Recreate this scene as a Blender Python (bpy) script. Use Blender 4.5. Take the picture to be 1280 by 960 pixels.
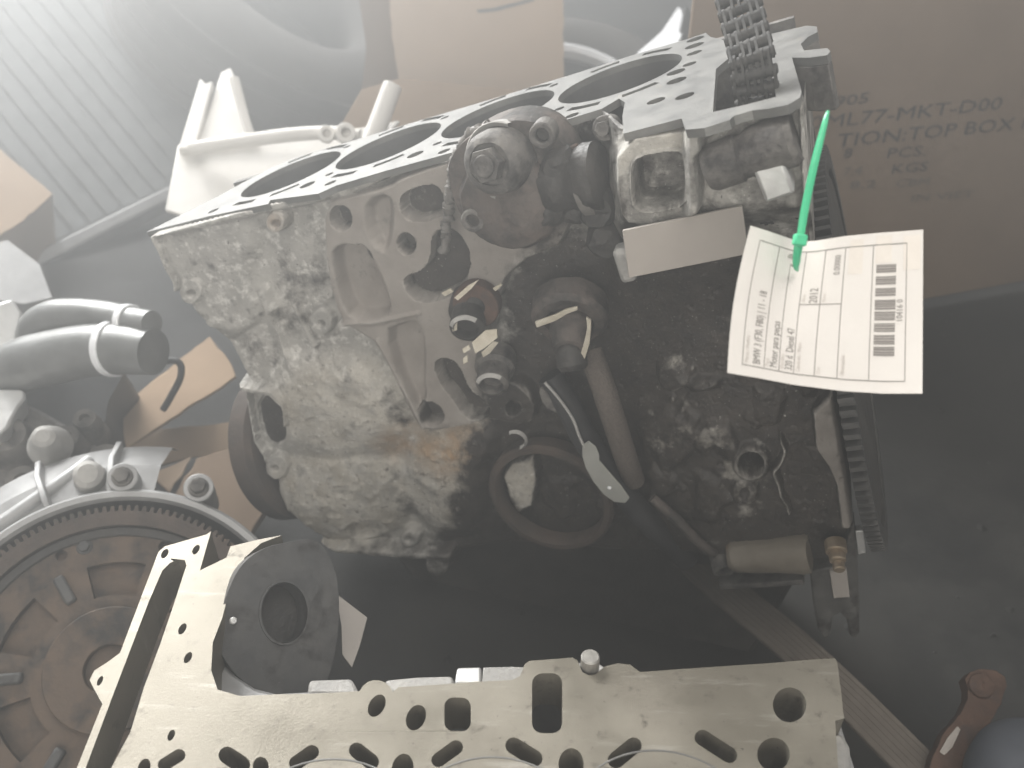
import bpy, math, random
import numpy as np
from mathutils import Vector, Matrix
from mathutils.geometry import tessellate_polygon

for o in list(bpy.data.objects):
    bpy.data.objects.remove(o)
random.seed(7)
RNG = np.random.default_rng(7)
scene = bpy.context.scene
COL = scene.collection

# ------------------------------------------------------------------ camera
PITCH = math.radians(35)
CAMZ = 0.66
FPX = 1100.0
cam_d = bpy.data.cameras.new('camera')
cam = bpy.data.objects.new('camera', cam_d)
COL.objects.link(cam)
cam.location = (0, 0, CAMZ)
cam.rotation_euler = (math.pi / 2 - PITCH, 0, 0)
cam_d.sensor_width = 36
cam_d.lens = 36 * FPX / 1280
cam_d.clip_start = 0.01
cam_d.clip_end = 100
cam_d.dof.use_dof = True
cam_d.dof.focus_distance = 0.53
cam_d.dof.aperture_fstop = 8.5
scene.camera = cam

# ------------------------------------------------------------------ world, lamps, exposure
world = bpy.data.worlds.new('World')
scene.world = world
world.use_nodes = True
bg = world.node_tree.nodes['Background']
bg.inputs[0].default_value = (1.0, 0.985, 0.96, 1)
bg.inputs[1].default_value = 0.38


def area(name, loc, target, size, power, col):
    d = bpy.data.lights.new(name, 'AREA')
    d.shape = 'RECTANGLE'
    d.size, d.size_y = size
    d.energy = power
    d.color = col
    o = bpy.data.objects.new(name, d)
    COL.objects.link(o)
    o.location = loc
    o.rotation_euler = (Vector(target) - Vector(loc)).to_track_quat('-Z', 'Y').to_euler()
    return o


area('doorway_light', (-2.7, 3.9, 3.1), (-0.1, 0.6, 0.3), (2.6, 2.0), 830, (1.0, 0.99, 0.97))
area('roof_light', (0.35, -0.2, 2.3), (0.05, 0.45, 0.3), (1.2, 0.9), 30, (1.0, 0.95, 0.88))
area('front_fill', (-0.5, -1.9, 0.95), (0.05, 0.6, 0.25), (2.4, 1.3), 62, (1.0, 0.94, 0.86))  # fill lamp added behind the camera to brighten the port side

vs = scene.view_settings
vs.view_transform = 'Standard'
vs.look = 'None'
vs.exposure = 0.16
vs.gamma = 1.0
vs.use_curve_mapping = False

# ------------------------------------------------------------------ geometry helpers
cp, sp = math.cos(PITCH), math.sin(PITCH)
C2W = np.array([[1, 0, 0], [0, -sp, cp], [0, -cp, -sp]])     # camera (right, down, forward) -> world
CAM = np.array([0, 0, CAMZ])


def V(*a):
    return np.array(a, float)


def unit(a):
    a = np.asarray(a, float)
    return a / np.linalg.norm(a)


def ray(u, v):
    u = np.asarray(u, float)
    v = np.asarray(v, float)
    d = np.stack([(u - 640) / FPX, (v - 480) / FPX, np.ones_like(u)], -1)
    return d @ C2W.T


def W(u, v, Z):
    return CAM + ray(u, v) * np.asarray(Z)[..., None] if np.ndim(Z) else CAM + ray(u, v) * Z


class Fr:
    """a frame standing in the scene: origin and three axes"""
    def __init__(s, o, x, y, z):
        s.o, s.x, s.y, s.z = V(*o), unit(x), unit(y), unit(z)
        s.A = np.stack([s.x, s.y, s.z], 0)

    def pt(s, p):
        return s.o + np.asarray(p, float) @ s.A

    def inv(s, P):
        return (np.asarray(P, float) - s.o) @ s.A.T

    def hit(s, u, v, ax, val):
        """where the line of sight of a measured photo point meets the plane axis=val (frame coordinates)"""
        d = ray(u, v)
        a = s.A[ax]
        t = (val - (CAM - s.o) @ a) / (d @ a)
        return s.inv(CAM + d * t[..., None] if np.ndim(t) else CAM + d * t)

    def sub(s, p, x=None, z=None):
        """a frame at local point p; x,z are local directions"""
        X = s.A.T @ unit(x if x is not None else (1, 0, 0))
        Zv = s.A.T @ unit(z if z is not None else (0, 0, 1))
        X = unit(X - Zv * (X @ Zv))
        return Fr(s.pt(p), X, np.cross(Zv, X), Zv)

    def mat(s):
        M = Matrix.Identity(4)
        for i, a in enumerate((s.x, s.y, s.z)):
            for j in range(3):
                M[j][i] = a[j]
        for j in range(3):
            M[j][3] = s.o[j]
        return M


def axis_frame(o, z, xhint=(1, 0, 0)):
    z = unit(z)
    x = unit(xhint)
    if abs(x @ z) > 0.95:
        x = V(0, 1, 0)
    x = unit(x - z * (x @ z))
    return Fr(o, x, np.cross(z, x), z)


PARENT_M = {}


def thing(name, label, cat, frame=None, group=None):
    o = bpy.data.objects.new(name, None)
    o.empty_display_size = 0.02
    COL.objects.link(o)
    M = frame.mat() if frame else Matrix.Identity(4)
    o.matrix_world = M
    PARENT_M[o.name] = M
    o['label'] = label
    o['category'] = cat
    if group:
        o['group'] = group
    return o


def tag(o, label, cat, group=None):
    o['label'] = label
    o['category'] = cat
    if group:
        o['group'] = group
    return o


def mk(name, vf, mat, parent=None, smooth=35, bevel=0, label=None):
    """link world-space verts/faces as ONE mesh object (child of parent when given)"""
    v, f = vf
    v = np.asarray(v, float)
    if parent is not None:
        M = np.array(PARENT_M[parent.name].inverted())
        vl = v @ M[:3, :3].T + M[:3, 3]
        org = None
    else:
        org = np.array([(v[:, 0].min() + v[:, 0].max()) / 2, (v[:, 1].min() + v[:, 1].max()) / 2, v[:, 2].min()])
        vl = v - org
    me = bpy.data.meshes.new(name)
    me.from_pydata([tuple(p) for p in vl], [], [tuple(int(i) for i in q) for q in f])
    me.update()
    import bmesh
    bm = bmesh.new()
    bm.from_mesh(me)
    bmesh.ops.recalc_face_normals(bm, faces=bm.faces)
    bm.to_mesh(me)
    bm.free()
    if smooth:
        me.shade_smooth()
        me.set_sharp_from_angle(angle=math.radians(smooth))
    me.materials.append(mat)
    o = bpy.data.objects.new(name, me)
    COL.objects.link(o)
    if parent is not None:
        o.parent = parent
        PARENT_M[o.name] = PARENT_M[parent.name]
    else:
        o.location = org
        T = Matrix.Translation(org)
        PARENT_M[o.name] = T
    if bevel:
        b = o.modifiers.new('bevel', 'BEVEL')
        b.width = bevel
        b.segments = 2
        b.limit_method = 'ANGLE'
        b.angle_limit = math.radians(40)
    if label:
        o['label'] = label
    return o


def join(*parts):
    vs_, fs, k = [], [], 0
    for v, f in parts:
        v = np.asarray(v, float)
        vs_.append(v)
        fs += [tuple(i + k for i in q) for q in f]
        k += len(v)
    return np.concatenate(vs_), fs


def prism(fr, outline, holes, z0, z1):
    """outline with holes in the frame's xy, from z0 to z1"""
    loops = [outline] + list(holes)
    flat = [p for L in loops for p in L]
    N = len(flat)
    tri = tessellate_polygon([[Vector((p[0], p[1], 0)) for p in L] for L in loops])
    v = [(p[0], p[1], z1) for p in flat] + [(p[0], p[1], z0) for p in flat]
    f = [tuple(t) for t in tri] + [tuple(i + N for i in reversed(t)) for t in tri]
    k = 0
    for L in loops:
        n = len(L)
        for i in range(n):
            j = (i + 1) % n
            f.append((k + i, k + j, k + j + N, k + i + N))
        k += n
    return fr.pt(v), f


def circ(cx, cy, r, n=28, ry=None, rot=0):
    ry = r if ry is None else ry
    c, s = math.cos(rot), math.sin(rot)
    out = []
    for i in range(n):
        a = 2 * math.pi * i / n
        x, y = r * math.cos(a), ry * math.sin(a)
        out.append((cx + x * c - y * s, cy + x * s + y * c))
    return out


def slot(p0, p1, w, n=7):
    p0, p1 = V(*p0), V(*p1)
    d = unit(p1 - p0)
    a0 = math.atan2(d[1], d[0])
    out = []
    for c, st in ((p1, a0 - math.pi / 2), (p0, a0 + math.pi / 2)):
        for i in range(n):
            a = st + math.pi * i / (n - 1)
            out.append((c[0] + w * math.cos(a), c[1] + w * math.sin(a)))
    return out


def arc_slot(cx, cy, r, a0, a1, w, n=9):
    out = [(cx + (r + w) * math.cos(a0 + (a1 - a0) * i / n), cy + (r + w) * math.sin(a0 + (a1 - a0) * i / n)) for i in range(n + 1)]
    out += [(cx + (r - w) * math.cos(a1 + (a0 - a1) * i / n), cy + (r - w) * math.sin(a1 + (a0 - a1) * i / n)) for i in range(n + 1)]
    return out


def smooth_poly(pts, it=2, closed=True):
    p = np.array(pts, float)
    for _ in range(it):
        q = np.roll(p, -1, 0)
        a, b = p * .75 + q * .25, p * .25 + q * .75
        if closed:
            p = np.stack([a, b], 1).reshape(-1, p.shape[1])
        else:
            m = np.stack([a[:-1], b[:-1]], 1).reshape(-1, p.shape[1])
            p = np.concatenate([p[:1], m, p[-1:]])
    return p


def roundrect(cx, cy, w, h, r, n=5, rot=0):
    out = []
    for sx, sy, a in ((1, 1, 0), (-1, 1, math.pi / 2), (-1, -1, math.pi), (1, -1, 1.5 * math.pi)):
        for i in range(n + 1):
            t = a + math.pi / 2 * i / n
            x, y = sx * (w / 2 - r) + r * math.cos(t), sy * (h / 2 - r) + r * math.sin(t)
            out.append((cx + x * math.cos(rot) - y * math.sin(rot), cy + x * math.sin(rot) + y * math.cos(rot)))
    return out


def lathe(fr, prof, n=40, a0=0, a1=2 * math.pi):
    closed = abs(a1 - a0 - 2 * math.pi) < 1e-6
    m = n if closed else n + 1
    v, f = [], []
    P = len(prof)
    for i in range(m):
        a = a0 + (a1 - a0) * i / n
        for r, z in prof:
            v.append((r * math.cos(a), r * math.sin(a), z))
    for i in range(n):
        j = (i + 1) % m
        for k in range(P - 1):
            f.append((i * P + k, j * P + k, j * P + k + 1, i * P + k + 1))
    return fr.pt(v), f


def cyl(fr, r, z0, z1, n=32, ch=0.0006, r2=None):
    r2 = r if r2 is None else r2
    return lathe(fr, [(1e-5, z0), (r, z0), (r2, z1 - ch), (r2 - ch, z1), (1e-5, z1)], n)


def ring(fr, ro, ri, z0, z1, n=40):
    ch = min(0.0008, (ro - ri) * .25)
    return lathe(fr, [(ri, z0), (ro, z0), (ro, z1 - ch), (ro - ch, z1), (ri + ch, z1), (ri, z1 - ch), (ri, z0)], n)


def box(fr, x0, x1, y0, y1, z0, z1):
    v = [(x, y, z) for z in (z0, z1) for y in (y0, y1) for x in (x0, x1)]
    f = [(0, 2, 3, 1), (4, 5, 7, 6), (0, 1, 5, 4), (2, 6, 7, 3), (0, 4, 6, 2), (1, 3, 7, 5)]
    return fr.pt(v), f


def dens(prof, step=.003):
    out = [prof[0]]
    for a, b in zip(prof, prof[1:]):
        n = max(1, int(math.hypot(b[0] - a[0], b[1] - a[1]) / step))
        out += [(a[0] + (b[0] - a[0]) * k / n, a[1] + (b[1] - a[1]) * k / n) for k in range(1, n + 1)]
    return out


def roughen(vf, amp, sc=90):
    from mathutils import noise
    v, f = vf
    v = np.array(v, float)
    for p in v:
        q = Vector(p) * sc
        p += amp * np.array(noise.noise_vector(q)) + .5 * amp * np.array(noise.noise_vector(q * 2.7))
    return v, f


def hexa(fr, r, z0, z1):
    p = [(r * math.cos(i * math.pi / 3), r * math.sin(i * math.pi / 3)) for i in range(6)]
    return prism(fr, p, [], z0, z1)


def tube(path, rad, n=14, closed=False, flat=None):
    """round (or flattened) tube through world points"""
    P = np.asarray(path, float)
    m = len(P)
    rad = np.broadcast_to(np.asarray(rad, float), (m,))
    T = np.gradient(P, axis=0) if not closed else (np.roll(P, -1, 0) - np.roll(P, 1, 0))
    T /= np.linalg.norm(T, axis=1)[:, None]
    up = V(0.13, -0.3, 0.94)
    v, f = [], []
    x = None
    for i in range(m):
        if x is None:
            x = np.cross(T[i], up)
        x = x - T[i] * (x @ T[i])
        x = unit(x)
        y = np.cross(T[i], x)
        for k in range(n):
            a = 2 * math.pi * k / n
            fl = flat if flat else 1
            v.append(P[i] + rad[i] * (math.cos(a) * x + fl * math.sin(a) * y))
    for i in range(m if closed else m - 1):
        j = (i + 1) % m
        for k in range(n):
            l = (k + 1) % n
            f.append((i * n + k, i * n + l, j * n + l, j * n + k))
    if not closed:
        f.append(tuple(range(n)))
        f.append(tuple((m - 1) * n + k for k in reversed(range(n))))
    return np.array(v), f


def curve_pts(pts, n=10):
    """Catmull-Rom through points"""
    p = np.asarray(pts, float)
    p = np.concatenate([[2 * p[0] - p[1]], p, [2 * p[-1] - p[-2]]])
    out = []
    for i in range(1, len(p) - 2):
        for k in range(n):
            t = k / n
            a, b, c, d = p[i - 1], p[i], p[i + 1], p[i + 2]
            out.append(.5 * (2 * b + (c - a) * t + (2 * a - 5 * b + 4 * c - d) * t * t + (3 * b - a - 3 * c + d) * t ** 3))
    out.append(p[-2])
    return np.array(out)


def grid_faces(nu, nv):
    return [(i * nv + j, (i + 1) * nv + j, (i + 1) * nv + j + 1, i * nv + j + 1) for i in range(nu - 1) for j in range(nv - 1)]


def sheet(fn, nu, nv, th, nrm):
    """a sheet fn(a,b)->world, with real thickness th along -nrm"""
    P = np.array([fn(i / (nu - 1), j / (nv - 1)) for i in range(nu) for j in range(nv)])
    N = len(P)
    f = grid_faces(nu, nv)
    v = np.concatenate([P, P - unit(nrm) * th])
    g = f + [tuple(i + N for i in reversed(q)) for q in f]
    edge = [i * nv for i in range(nu)] + [(nu - 1) * nv + j for j in range(1, nv)] + [i * nv + nv - 1 for i in range(nu - 2, -1, -1)] + [j for j in range(nv - 2, 0, -1)]
    for a, b in zip(edge, edge[1:] + edge[:1]):
        g.append((a, b, b + N, a + N))
    return v, g


def wobble(pts, step=.012, amp=.0008):
    """torn, uneven edges"""
    out = []
    for p, q in zip(pts, list(pts[1:]) + [pts[0]]):
        p, q = V(*p), V(*q)
        n = max(1, int(np.linalg.norm(q - p) / step))
        for k in range(n):
            j = RNG.normal(0, amp, 2) if k else 0
            out.append(tuple(p + (q - p) * k / n + j))
    return out


def text_verts(s, size=1.0):
    """flat glyph mesh of a string, cap height about 0.7*size, origin at left baseline"""
    c = bpy.data.curves.new('t', 'FONT')
    c.body = s
    c.size = size
    c.resolution_u = 2
    o = bpy.data.objects.new('t', c)
    COL.objects.link(o)
    dg = bpy.context.evaluated_depsgraph_get()
    me = bpy.data.meshes.new_from_object(o.evaluated_get(dg))
    v = np.array([p.co[:] for p in me.vertices])
    f = [tuple(p.vertices) for p in me.polygons]
    bpy.data.objects.remove(o)
    bpy.data.curves.remove(c)
    bpy.data.meshes.remove(me)
    return v, f


# ------------------------------------------------------------------ procedural materials
def nodes(name):
    m = bpy.data.materials.new(name)
    m.use_nodes = True
    nt = m.node_tree
    return m, nt, nt.nodes['Principled BSDF']


def mat(name, c1, c2=None, rough=.6, rough2=None, metal=0.0, scale=60, bump=.15, bscale=None, spots=None, spec=.4, det=6, contrast=(.35, .65), specks=None, streak=None):
    m, nt, b = nodes(name)
    L = nt.links
    tc = nt.nodes.new('ShaderNodeTexCoord')
    nz = nt.nodes.new('ShaderNodeTexNoise')
    nz.inputs['Scale'].default_value = scale
    nz.inputs['Detail'].default_value = det
    nz.inputs['Roughness'].default_value = .62
    L.new(tc.outputs['Object'], nz.inputs['Vector'])
    rp = nt.nodes.new('ShaderNodeMapRange')
    rp.inputs[1].default_value, rp.inputs[2].default_value = contrast
    L.new(nz.outputs[0], rp.inputs[0])
    mx = nt.nodes.new('ShaderNodeMix')
    mx.data_type = 'RGBA'
    mx.inputs[6].default_value = (*c1, 1)
    mx.inputs[7].default_value = (*(c2 or c1), 1)
    L.new(rp.outputs[0], mx.inputs[0])
    out = mx.outputs[2]
    for sp_ in (spots, specks):
        if not sp_:
            continue
        col, sc, lo, hi = sp_
        n2 = nt.nodes.new('ShaderNodeTexNoise')
        n2.inputs['Scale'].default_value = sc
        n2.inputs['Detail'].default_value = 8
        n2.inputs['Roughness'].default_value = .7
        L.new(tc.outputs['Object'], n2.inputs['Vector'])
        r2 = nt.nodes.new('ShaderNodeMapRange')
        r2.inputs[1].default_value, r2.inputs[2].default_value = lo, hi
        L.new(n2.outputs[0], r2.inputs[0])
        m2 = nt.nodes.new('ShaderNodeMix')
        m2.data_type = 'RGBA'
        L.new(r2.outputs[0], m2.inputs[0])
        L.new(out, m2.inputs[6])
        m2.inputs[7].default_value = (*col, 1)
        out = m2.outputs[2]
    if streak:
        col, msc, sc, lo, hi = streak
        mp = nt.nodes.new('ShaderNodeMapping')
        mp.inputs['Scale'].default_value = msc
        mp.inputs['Rotation'].default_value = (0, 0, .35)
        L.new(tc.outputs['Object'], mp.inputs[0])
        n2 = nt.nodes.new('ShaderNodeTexNoise')
        n2.inputs['Scale'].default_value = sc
        n2.inputs['Detail'].default_value = 9
        n2.inputs['Roughness'].default_value = .72
        L.new(mp.outputs[0], n2.inputs['Vector'])
        r2 = nt.nodes.new('ShaderNodeMapRange')
        r2.inputs[1].default_value, r2.inputs[2].default_value = lo, hi
        r2.inputs[4].default_value = .8
        L.new(n2.outputs[0], r2.inputs[0])
        m2 = nt.nodes.new('ShaderNodeMix')
        m2.data_type = 'RGBA'
        L.new(r2.outputs[0], m2.inputs[0])
        L.new(out, m2.inputs[6])
        m2.inputs[7].default_value = (*col, 1)
        out = m2.outputs[2]
    L.new(out, b.inputs['Base Color'])
    b.inputs['Metallic'].default_value = metal
    b.inputs['Specular IOR Level'].default_value = spec
    if rough2 is None:
        b.inputs['Roughness'].default_value = rough
    else:
        rr = nt.nodes.new('ShaderNodeMapRange')
        rr.inputs[1].default_value, rr.inputs[2].default_value = .3, .7
        rr.inputs[3].default_value, rr.inputs[4].default_value = rough, rough2
        L.new(nz.outputs[0], rr.inputs[0])
        L.new(rr.outputs[0], b.inputs['Roughness'])
    if bump:
        n3 = nt.nodes.new('ShaderNodeTexNoise')
        n3.inputs['Scale'].default_value = bscale or scale * 6
        n3.inputs['Detail'].default_value = 5
        L.new(tc.outputs['Object'], n3.inputs['Vector'])
        bp = nt.nodes.new('ShaderNodeBump')
        bp.inputs['Strength'].default_value = bump
        bp.inputs['Distance'].default_value = 0.001
        L.new(n3.outputs[0], bp.inputs['Height'])
        L.new(bp.outputs[0], b.inputs['Normal'])
    return m


M = {}
M['machined'] = mat('machined_aluminium', (.125, .125, .122), (.19, .188, .18), .42, .6, metal=.4, scale=45, bump=.25, bscale=500, spots=((.24, .215, .18), 70, .60, .76))
M['machined_front'] = mat('machined_aluminium_stained', (.15, .136, .109), (.25, .23, .192), .32, .58, metal=.45, scale=14, bump=.10, bscale=900, spots=((.10, .09, .074), 90, .575, .70), det=10, contrast=(.3, .7), specks=((.035, .03, .026), 330, .655, .69), streak=((.36, .345, .31), (3, 22, 3), 5, .56, .72))
M['pipe_grey'] = mat('grey_metallic_pipe', (.17, .173, .17), (.25, .253, .25), .35, .5, metal=.5, scale=30, bump=.15)
M['fly_brown'] = mat('brown_worn_flywheel', (.09, .066, .050), (.13, .092, .066), .5, .75, metal=.3, scale=35, bump=.4, spots=((.035, .033, .031), 30, .45, .62))
M['alu_raw'] = mat('raw_cast_aluminium', (.30, .295, .285), (.42, .41, .39), .6, .8, metal=.25, scale=60, bump=.7, bscale=350)
M['alu_dull'] = mat('dull_grey_aluminium', (.26, .26, .26), (.36, .36, .36), .45, .65, metal=.4, scale=30, bump=.3)
M['alu_bright'] = mat('bright_aluminium', (.55, .55, .54), (.70, .70, .69), .3, .5, metal=.6, scale=40, bump=.2)
M['black_cast'] = mat('oily_black_casting', (.022, .021, .02), (.05, .046, .042), .45, .75, scale=50, bump=.8, bscale=260)
M['grey_cast'] = mat('grimy_grey_casting', (.10, .093, .087), (.165, .154, .142), .5, .75, scale=60, bump=.9, bscale=240, spots=((.03, .028, .027), 42, .46, .62))
M['brown_plate'] = mat('brown_grimy_plate', (.115, .092, .08), (.075, .066, .06), .6, .8, scale=45, bump=.8, bscale=260, spots=((.032, .03, .028), 40, .46, .62))
M['cream_pipe'] = mat('dirty_cream_pipe', (.21, .185, .15), (.15, .128, .10), .4, .65, scale=40, bump=.5, spots=((.12, .08, .05), 60, .60, .70))
M['fork'] = mat('dark_worn_steel', (.10, .098, .094), (.16, .155, .148), .4, .6, metal=.5, scale=60, bump=.4, spots=((.05, .045, .042), 55, .5, .62))
M['bore'] = mat('cylinder_bore_steel', (.075, .075, .076), (.10, .10, .10), .4, .55, metal=.3, scale=50, bump=.1)
M['steel'] = mat('worn_steel', (.30, .29, .27), (.40, .385, .36), .4, .6, metal=.7, scale=120, bump=.3, spots=((.12, .09, .07), 90, .58, .7))
M['dark_steel'] = mat('dark_chain_steel', (.03, .03, .03), (.06, .058, .055), .5, .7, metal=.3, scale=150, bump=.3)
M['brass'] = mat('yellowed_bolt_steel', (.33, .255, .175), (.42, .34, .25), .35, .5, metal=.6, scale=120, bump=.3)
M['foil'] = mat('torn_metal_foil', (.42, .38, .30), (.55, .51, .43), .4, .6, metal=.3, scale=120, bump=.4)
M['rust'] = mat('brown_rust', (.105, .06, .042), (.07, .046, .036), .8, .95, scale=70, bump=.9, bscale=300, spots=((.06, .045, .04), 45, .5, .65))
M['rustring'] = mat('brown_ring', (.075, .054, .043), (.045, .038, .033), .7, .9, scale=50, bump=.6)
M['cardboard'] = mat('brown_cardboard', (.36, .265, .185), (.31, .225, .155), .85, scale=9, bump=.25, bscale=160, spots=((.20, .12, .075), 7, .66, .76), spec=.15)
M['cardboard_pale'] = mat('pale_cardboard', (.66, .52, .40), (.60, .47, .355), .85, scale=8, bump=.2, bscale=160, spec=.15)
M['cardboard_grey'] = mat('greyish_cardboard', (.25, .186, .136), (.205, .15, .108), .88, scale=7, bump=.3, bscale=150, spots=((.13, .075, .05), 6, .66, .78), spec=.15)
M['ink'] = mat('faded_blue_ink', (.016, .019, .024), (.05, .046, .042), .8, scale=300, bump=0, contrast=(.3, .7))
M['ink_faint'] = mat('worn_out_ink', (.075, .07, .066), (.15, .125, .10), .85, scale=200, bump=0)
M['white_plastic'] = mat('white_plastic', (.68, .66, .62), (.74, .72, .69), .45, .6, scale=20, bump=.05, spots=((.5, .46, .4), 20, .62, .75))
M['paper'] = mat('tag_paper', (.66, .635, .605), (.69, .665, .635), .7, scale=30, bump=.06, bscale=500, spec=.2)
M['print'] = mat('grey_print', (.20, .185, .175), (.27, .25, .235), .8, scale=900, bump=0)
M['print_faint'] = mat('faint_print', (.50, .46, .43), (.56, .52, .48), .8, scale=900, bump=0)
M['beige_patch'] = mat('pale_beige_tone', (.66, .62, .57), (.69, .65, .60), .8, scale=200, bump=0)
M['label_plate'] = mat('grey_blank_sticker', (.33, .30, .275), (.36, .33, .30), .7, scale=40, bump=.12, spots=((.26, .23, .21), 60, .6, .75))
M['green'] = mat('green_nylon', (.045, .44, .22), (.06, .50, .26), .35, scale=60, bump=.05)
M['black_rubber'] = mat('black_rubber', (.02, .02, .021), (.035, .035, .036), .55, .8, scale=40, bump=.4)
M['black_plastic'] = mat('black_plastic', (.025, .026, .028), (.045, .046, .048), .38, .6, scale=30, bump=.2)
M['hose'] = mat('braided_hose', (.07, .058, .05), (.13, .11, .095), .8, scale=700, bump=1.0, bscale=900)
M['belt'] = mat('grey_worn_belt', (.085, .072, .06), (.12, .103, .088), .8, scale=80, bump=.5)
M['floor'] = mat('oily_concrete', (.012, .012, .011), (.024, .023, .021), .75, .9, scale=12, bump=.8, bscale=120, spots=((.007, .007, .007), 5, .48, .62))
M['blue_grey'] = mat('blue_grey_enamel', (.065, .072, .088), (.09, .098, .115), .65, .8, scale=25, bump=.1)
M['strap_metal'] = mat('painted_grey_tag', (.25, .255, .235), (.29, .29, .27), .5, scale=60, bump=.1)
M['tyre'] = mat('tyre_rubber', (.06, .056, .053), (.085, .08, .075), .75, .9, scale=30, bump=.5)
M['chrome'] = mat('polished_wheel_alloy', (.80, .81, .83), (.86, .87, .89), .2, .3, metal=.15, scale=20, bump=0)
M['fin_grey'] = mat('grey_radiator_fins', (.17, .18, .185), (.24, .25, .255), .5, .7, metal=.4, scale=30, bump=.2)
M['dark_plate'] = mat('dark_grey_end_plate', (.055, .056, .058), (.10, .098, .095), .45, .7, metal=.3, scale=22, bump=.5, spots=((.03, .028, .027), 30, .5, .64), specks=((.2, .19, .18), 160, .66, .72))


def casting_material():
    """weathered cast aluminium: mask.r oil dirt plus shade painted into holes, mask.g sandy oxide, mask.b machined face"""
    m, nt, b = nodes('weathered_engine_casting')
    L = nt.links
    tc = nt.nodes.new('ShaderNodeTexCoord')
    at = nt.nodes.new('ShaderNodeAttribute')
    at.attribute_name = 'mask'
    sx = nt.nodes.new('ShaderNodeSeparateColor')
    L.new(at.outputs['Color'], sx.inputs[0])

    def noise(sc, det=7, ro=.65):
        n = nt.nodes.new('ShaderNodeTexNoise')
        n.inputs['Scale'].default_value = sc
        n.inputs['Detail'].default_value = det
        n.inputs['Roughness'].default_value = ro
        L.new(tc.outputs['Object'], n.inputs['Vector'])
        return n.outputs[0]

    def rng(x, a, b_, c=0., d=1.):
        n = nt.nodes.new('ShaderNodeMapRange')
        for i, q in enumerate((a, b_, c, d)):
            n.inputs[i + 1].default_value = q
        L.new(x, n.inputs[0])
        return n.outputs[0]

    def mix(f, a, b_):
        n = nt.nodes.new('ShaderNodeMix')
        n.data_type = 'RGBA'
        L.new(f, n.inputs[0])
        for k, q in ((6, a), (7, b_)):
            if isinstance(q, tuple):
                n.inputs[k].default_value = (*q, 1)
            else:
                L.new(q, n.inputs[k])
        return n.outputs[2]

    def math_(op, a, b_):
        n = nt.nodes.new('ShaderNodeMath')
        n.operation = op
        n.use_clamp = True
        for k, q in ((0, a), (1, b_)):
            if isinstance(q, float):
                n.inputs[k].default_value = q
            else:
                L.new(q, n.inputs[k])
        return n.outputs[0]

    base = mix(rng(noise(30), .35, .65), (.25, .242, .225), (.42, .405, .375))
    base = mix(rng(noise(110), .52, .66), base, (.58, .565, .53))
    base = mix(rng(noise(75), .56, .70), base, (.10, .094, .088))
    tan = mix(rng(noise(36), .38, .62), (.54, .51, .45), (.33, .30, .25))
    tan = mix(rng(noise(55), .56, .66), tan, (.24, .225, .20))
    tan = mix(rng(noise(260), .60, .68), tan, (.70, .68, .63))
    tan = mix(rng(noise(160, 4), .60, .70), tan, (.12, .10, .085))
    col = mix(math_('MULTIPLY', sx.outputs[1], rng(noise(40), .28, .52)), base, tan)
    col = mix(math_('MULTIPLY', at.outputs['Alpha'], rng(noise(70), .30, .62)), col, (.36, .225, .115))
    mach = mix(rng(noise(45), .35, .65), (.235, .21, .19), (.305, .28, .255))
    mach = mix(rng(noise(90), .62, .74), mach, (.13, .115, .105))
    col = mix(sx.outputs[2], col, mach)
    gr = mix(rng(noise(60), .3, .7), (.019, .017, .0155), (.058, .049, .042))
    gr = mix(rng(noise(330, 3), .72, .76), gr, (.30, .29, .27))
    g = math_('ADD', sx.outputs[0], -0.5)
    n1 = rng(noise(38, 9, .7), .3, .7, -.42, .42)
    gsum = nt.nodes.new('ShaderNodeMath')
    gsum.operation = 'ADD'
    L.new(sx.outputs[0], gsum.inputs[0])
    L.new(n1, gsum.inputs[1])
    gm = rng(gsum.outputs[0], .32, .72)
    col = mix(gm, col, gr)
    unm = rng(sx.outputs[2], 0, 1, 1, .12)
    col = mix(math_('MULTIPLY', rng(noise(520, 2), .70, .735), unm), col, (.56, .55, .52))
    col = mix(math_('MULTIPLY', rng(noise(430, 3), .335, .30), unm), col, (.05, .046, .042))
    geo = nt.nodes.new('ShaderNodeNewGeometry')
    wear = math_('MULTIPLY', rng(geo.outputs['Pointiness'], .53, .60), rng(noise(120), .35, .6))
    col = mix(wear, col, (.42, .40, .37))
    L.new(col, b.inputs['Base Color'])
    L.new(rng(gm, 0, 1, .75, .36), b.inputs['Roughness'])
    L.new(math_('MULTIPLY', sx.outputs[2], .2), b.inputs['Metallic'])
    b.inputs['Specular IOR Level'].default_value = .45
    bp = nt.nodes.new('ShaderNodeBump')
    bp.inputs['Distance'].default_value = .0012
    L.new(rng(sx.outputs[2], 0, 1, .85, .25), bp.inputs['Strength'])
    L.new(noise(380, 6, .7), bp.inputs['Height'])
    L.new(bp.outputs[0], b.inputs['Normal'])
    return m


M['casting'] = casting_material()

# ------------------------------------------------------------------ the setting
WORLD = Fr((0, 0, 0), (1, 0, 0), (0, 1, 0), (0, 0, 1))
fl = mk('floor', box(WORLD, -3.5, 3.5, -1.5, 5, -.05, 0), M['floor'], smooth=0)
fl['kind'] = 'structure'


# ------------------------------------------------------------------ the tagged engine block
def block_frame():
    r = unit(V(2440, -368, -1100))
    n = V(-.332, -.825, -.457)
    n = unit(n - r * (n @ r))
    s = np.cross(r, n)
    O = V((697 - 640) / FPX, (120 - 480) / FPX, 1) * .604
    # local axes: x along the crankshaft, y away from the port side, z out of the deck
    return Fr(CAM + C2W @ O, C2W @ r, C2W @ -s, C2W @ n)


BF = block_frame()
BLOCK = thing('engine_block', 'grimy four-cylinder engine block with port side facing out and paper tag on it', 'engine block', BF)


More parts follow.
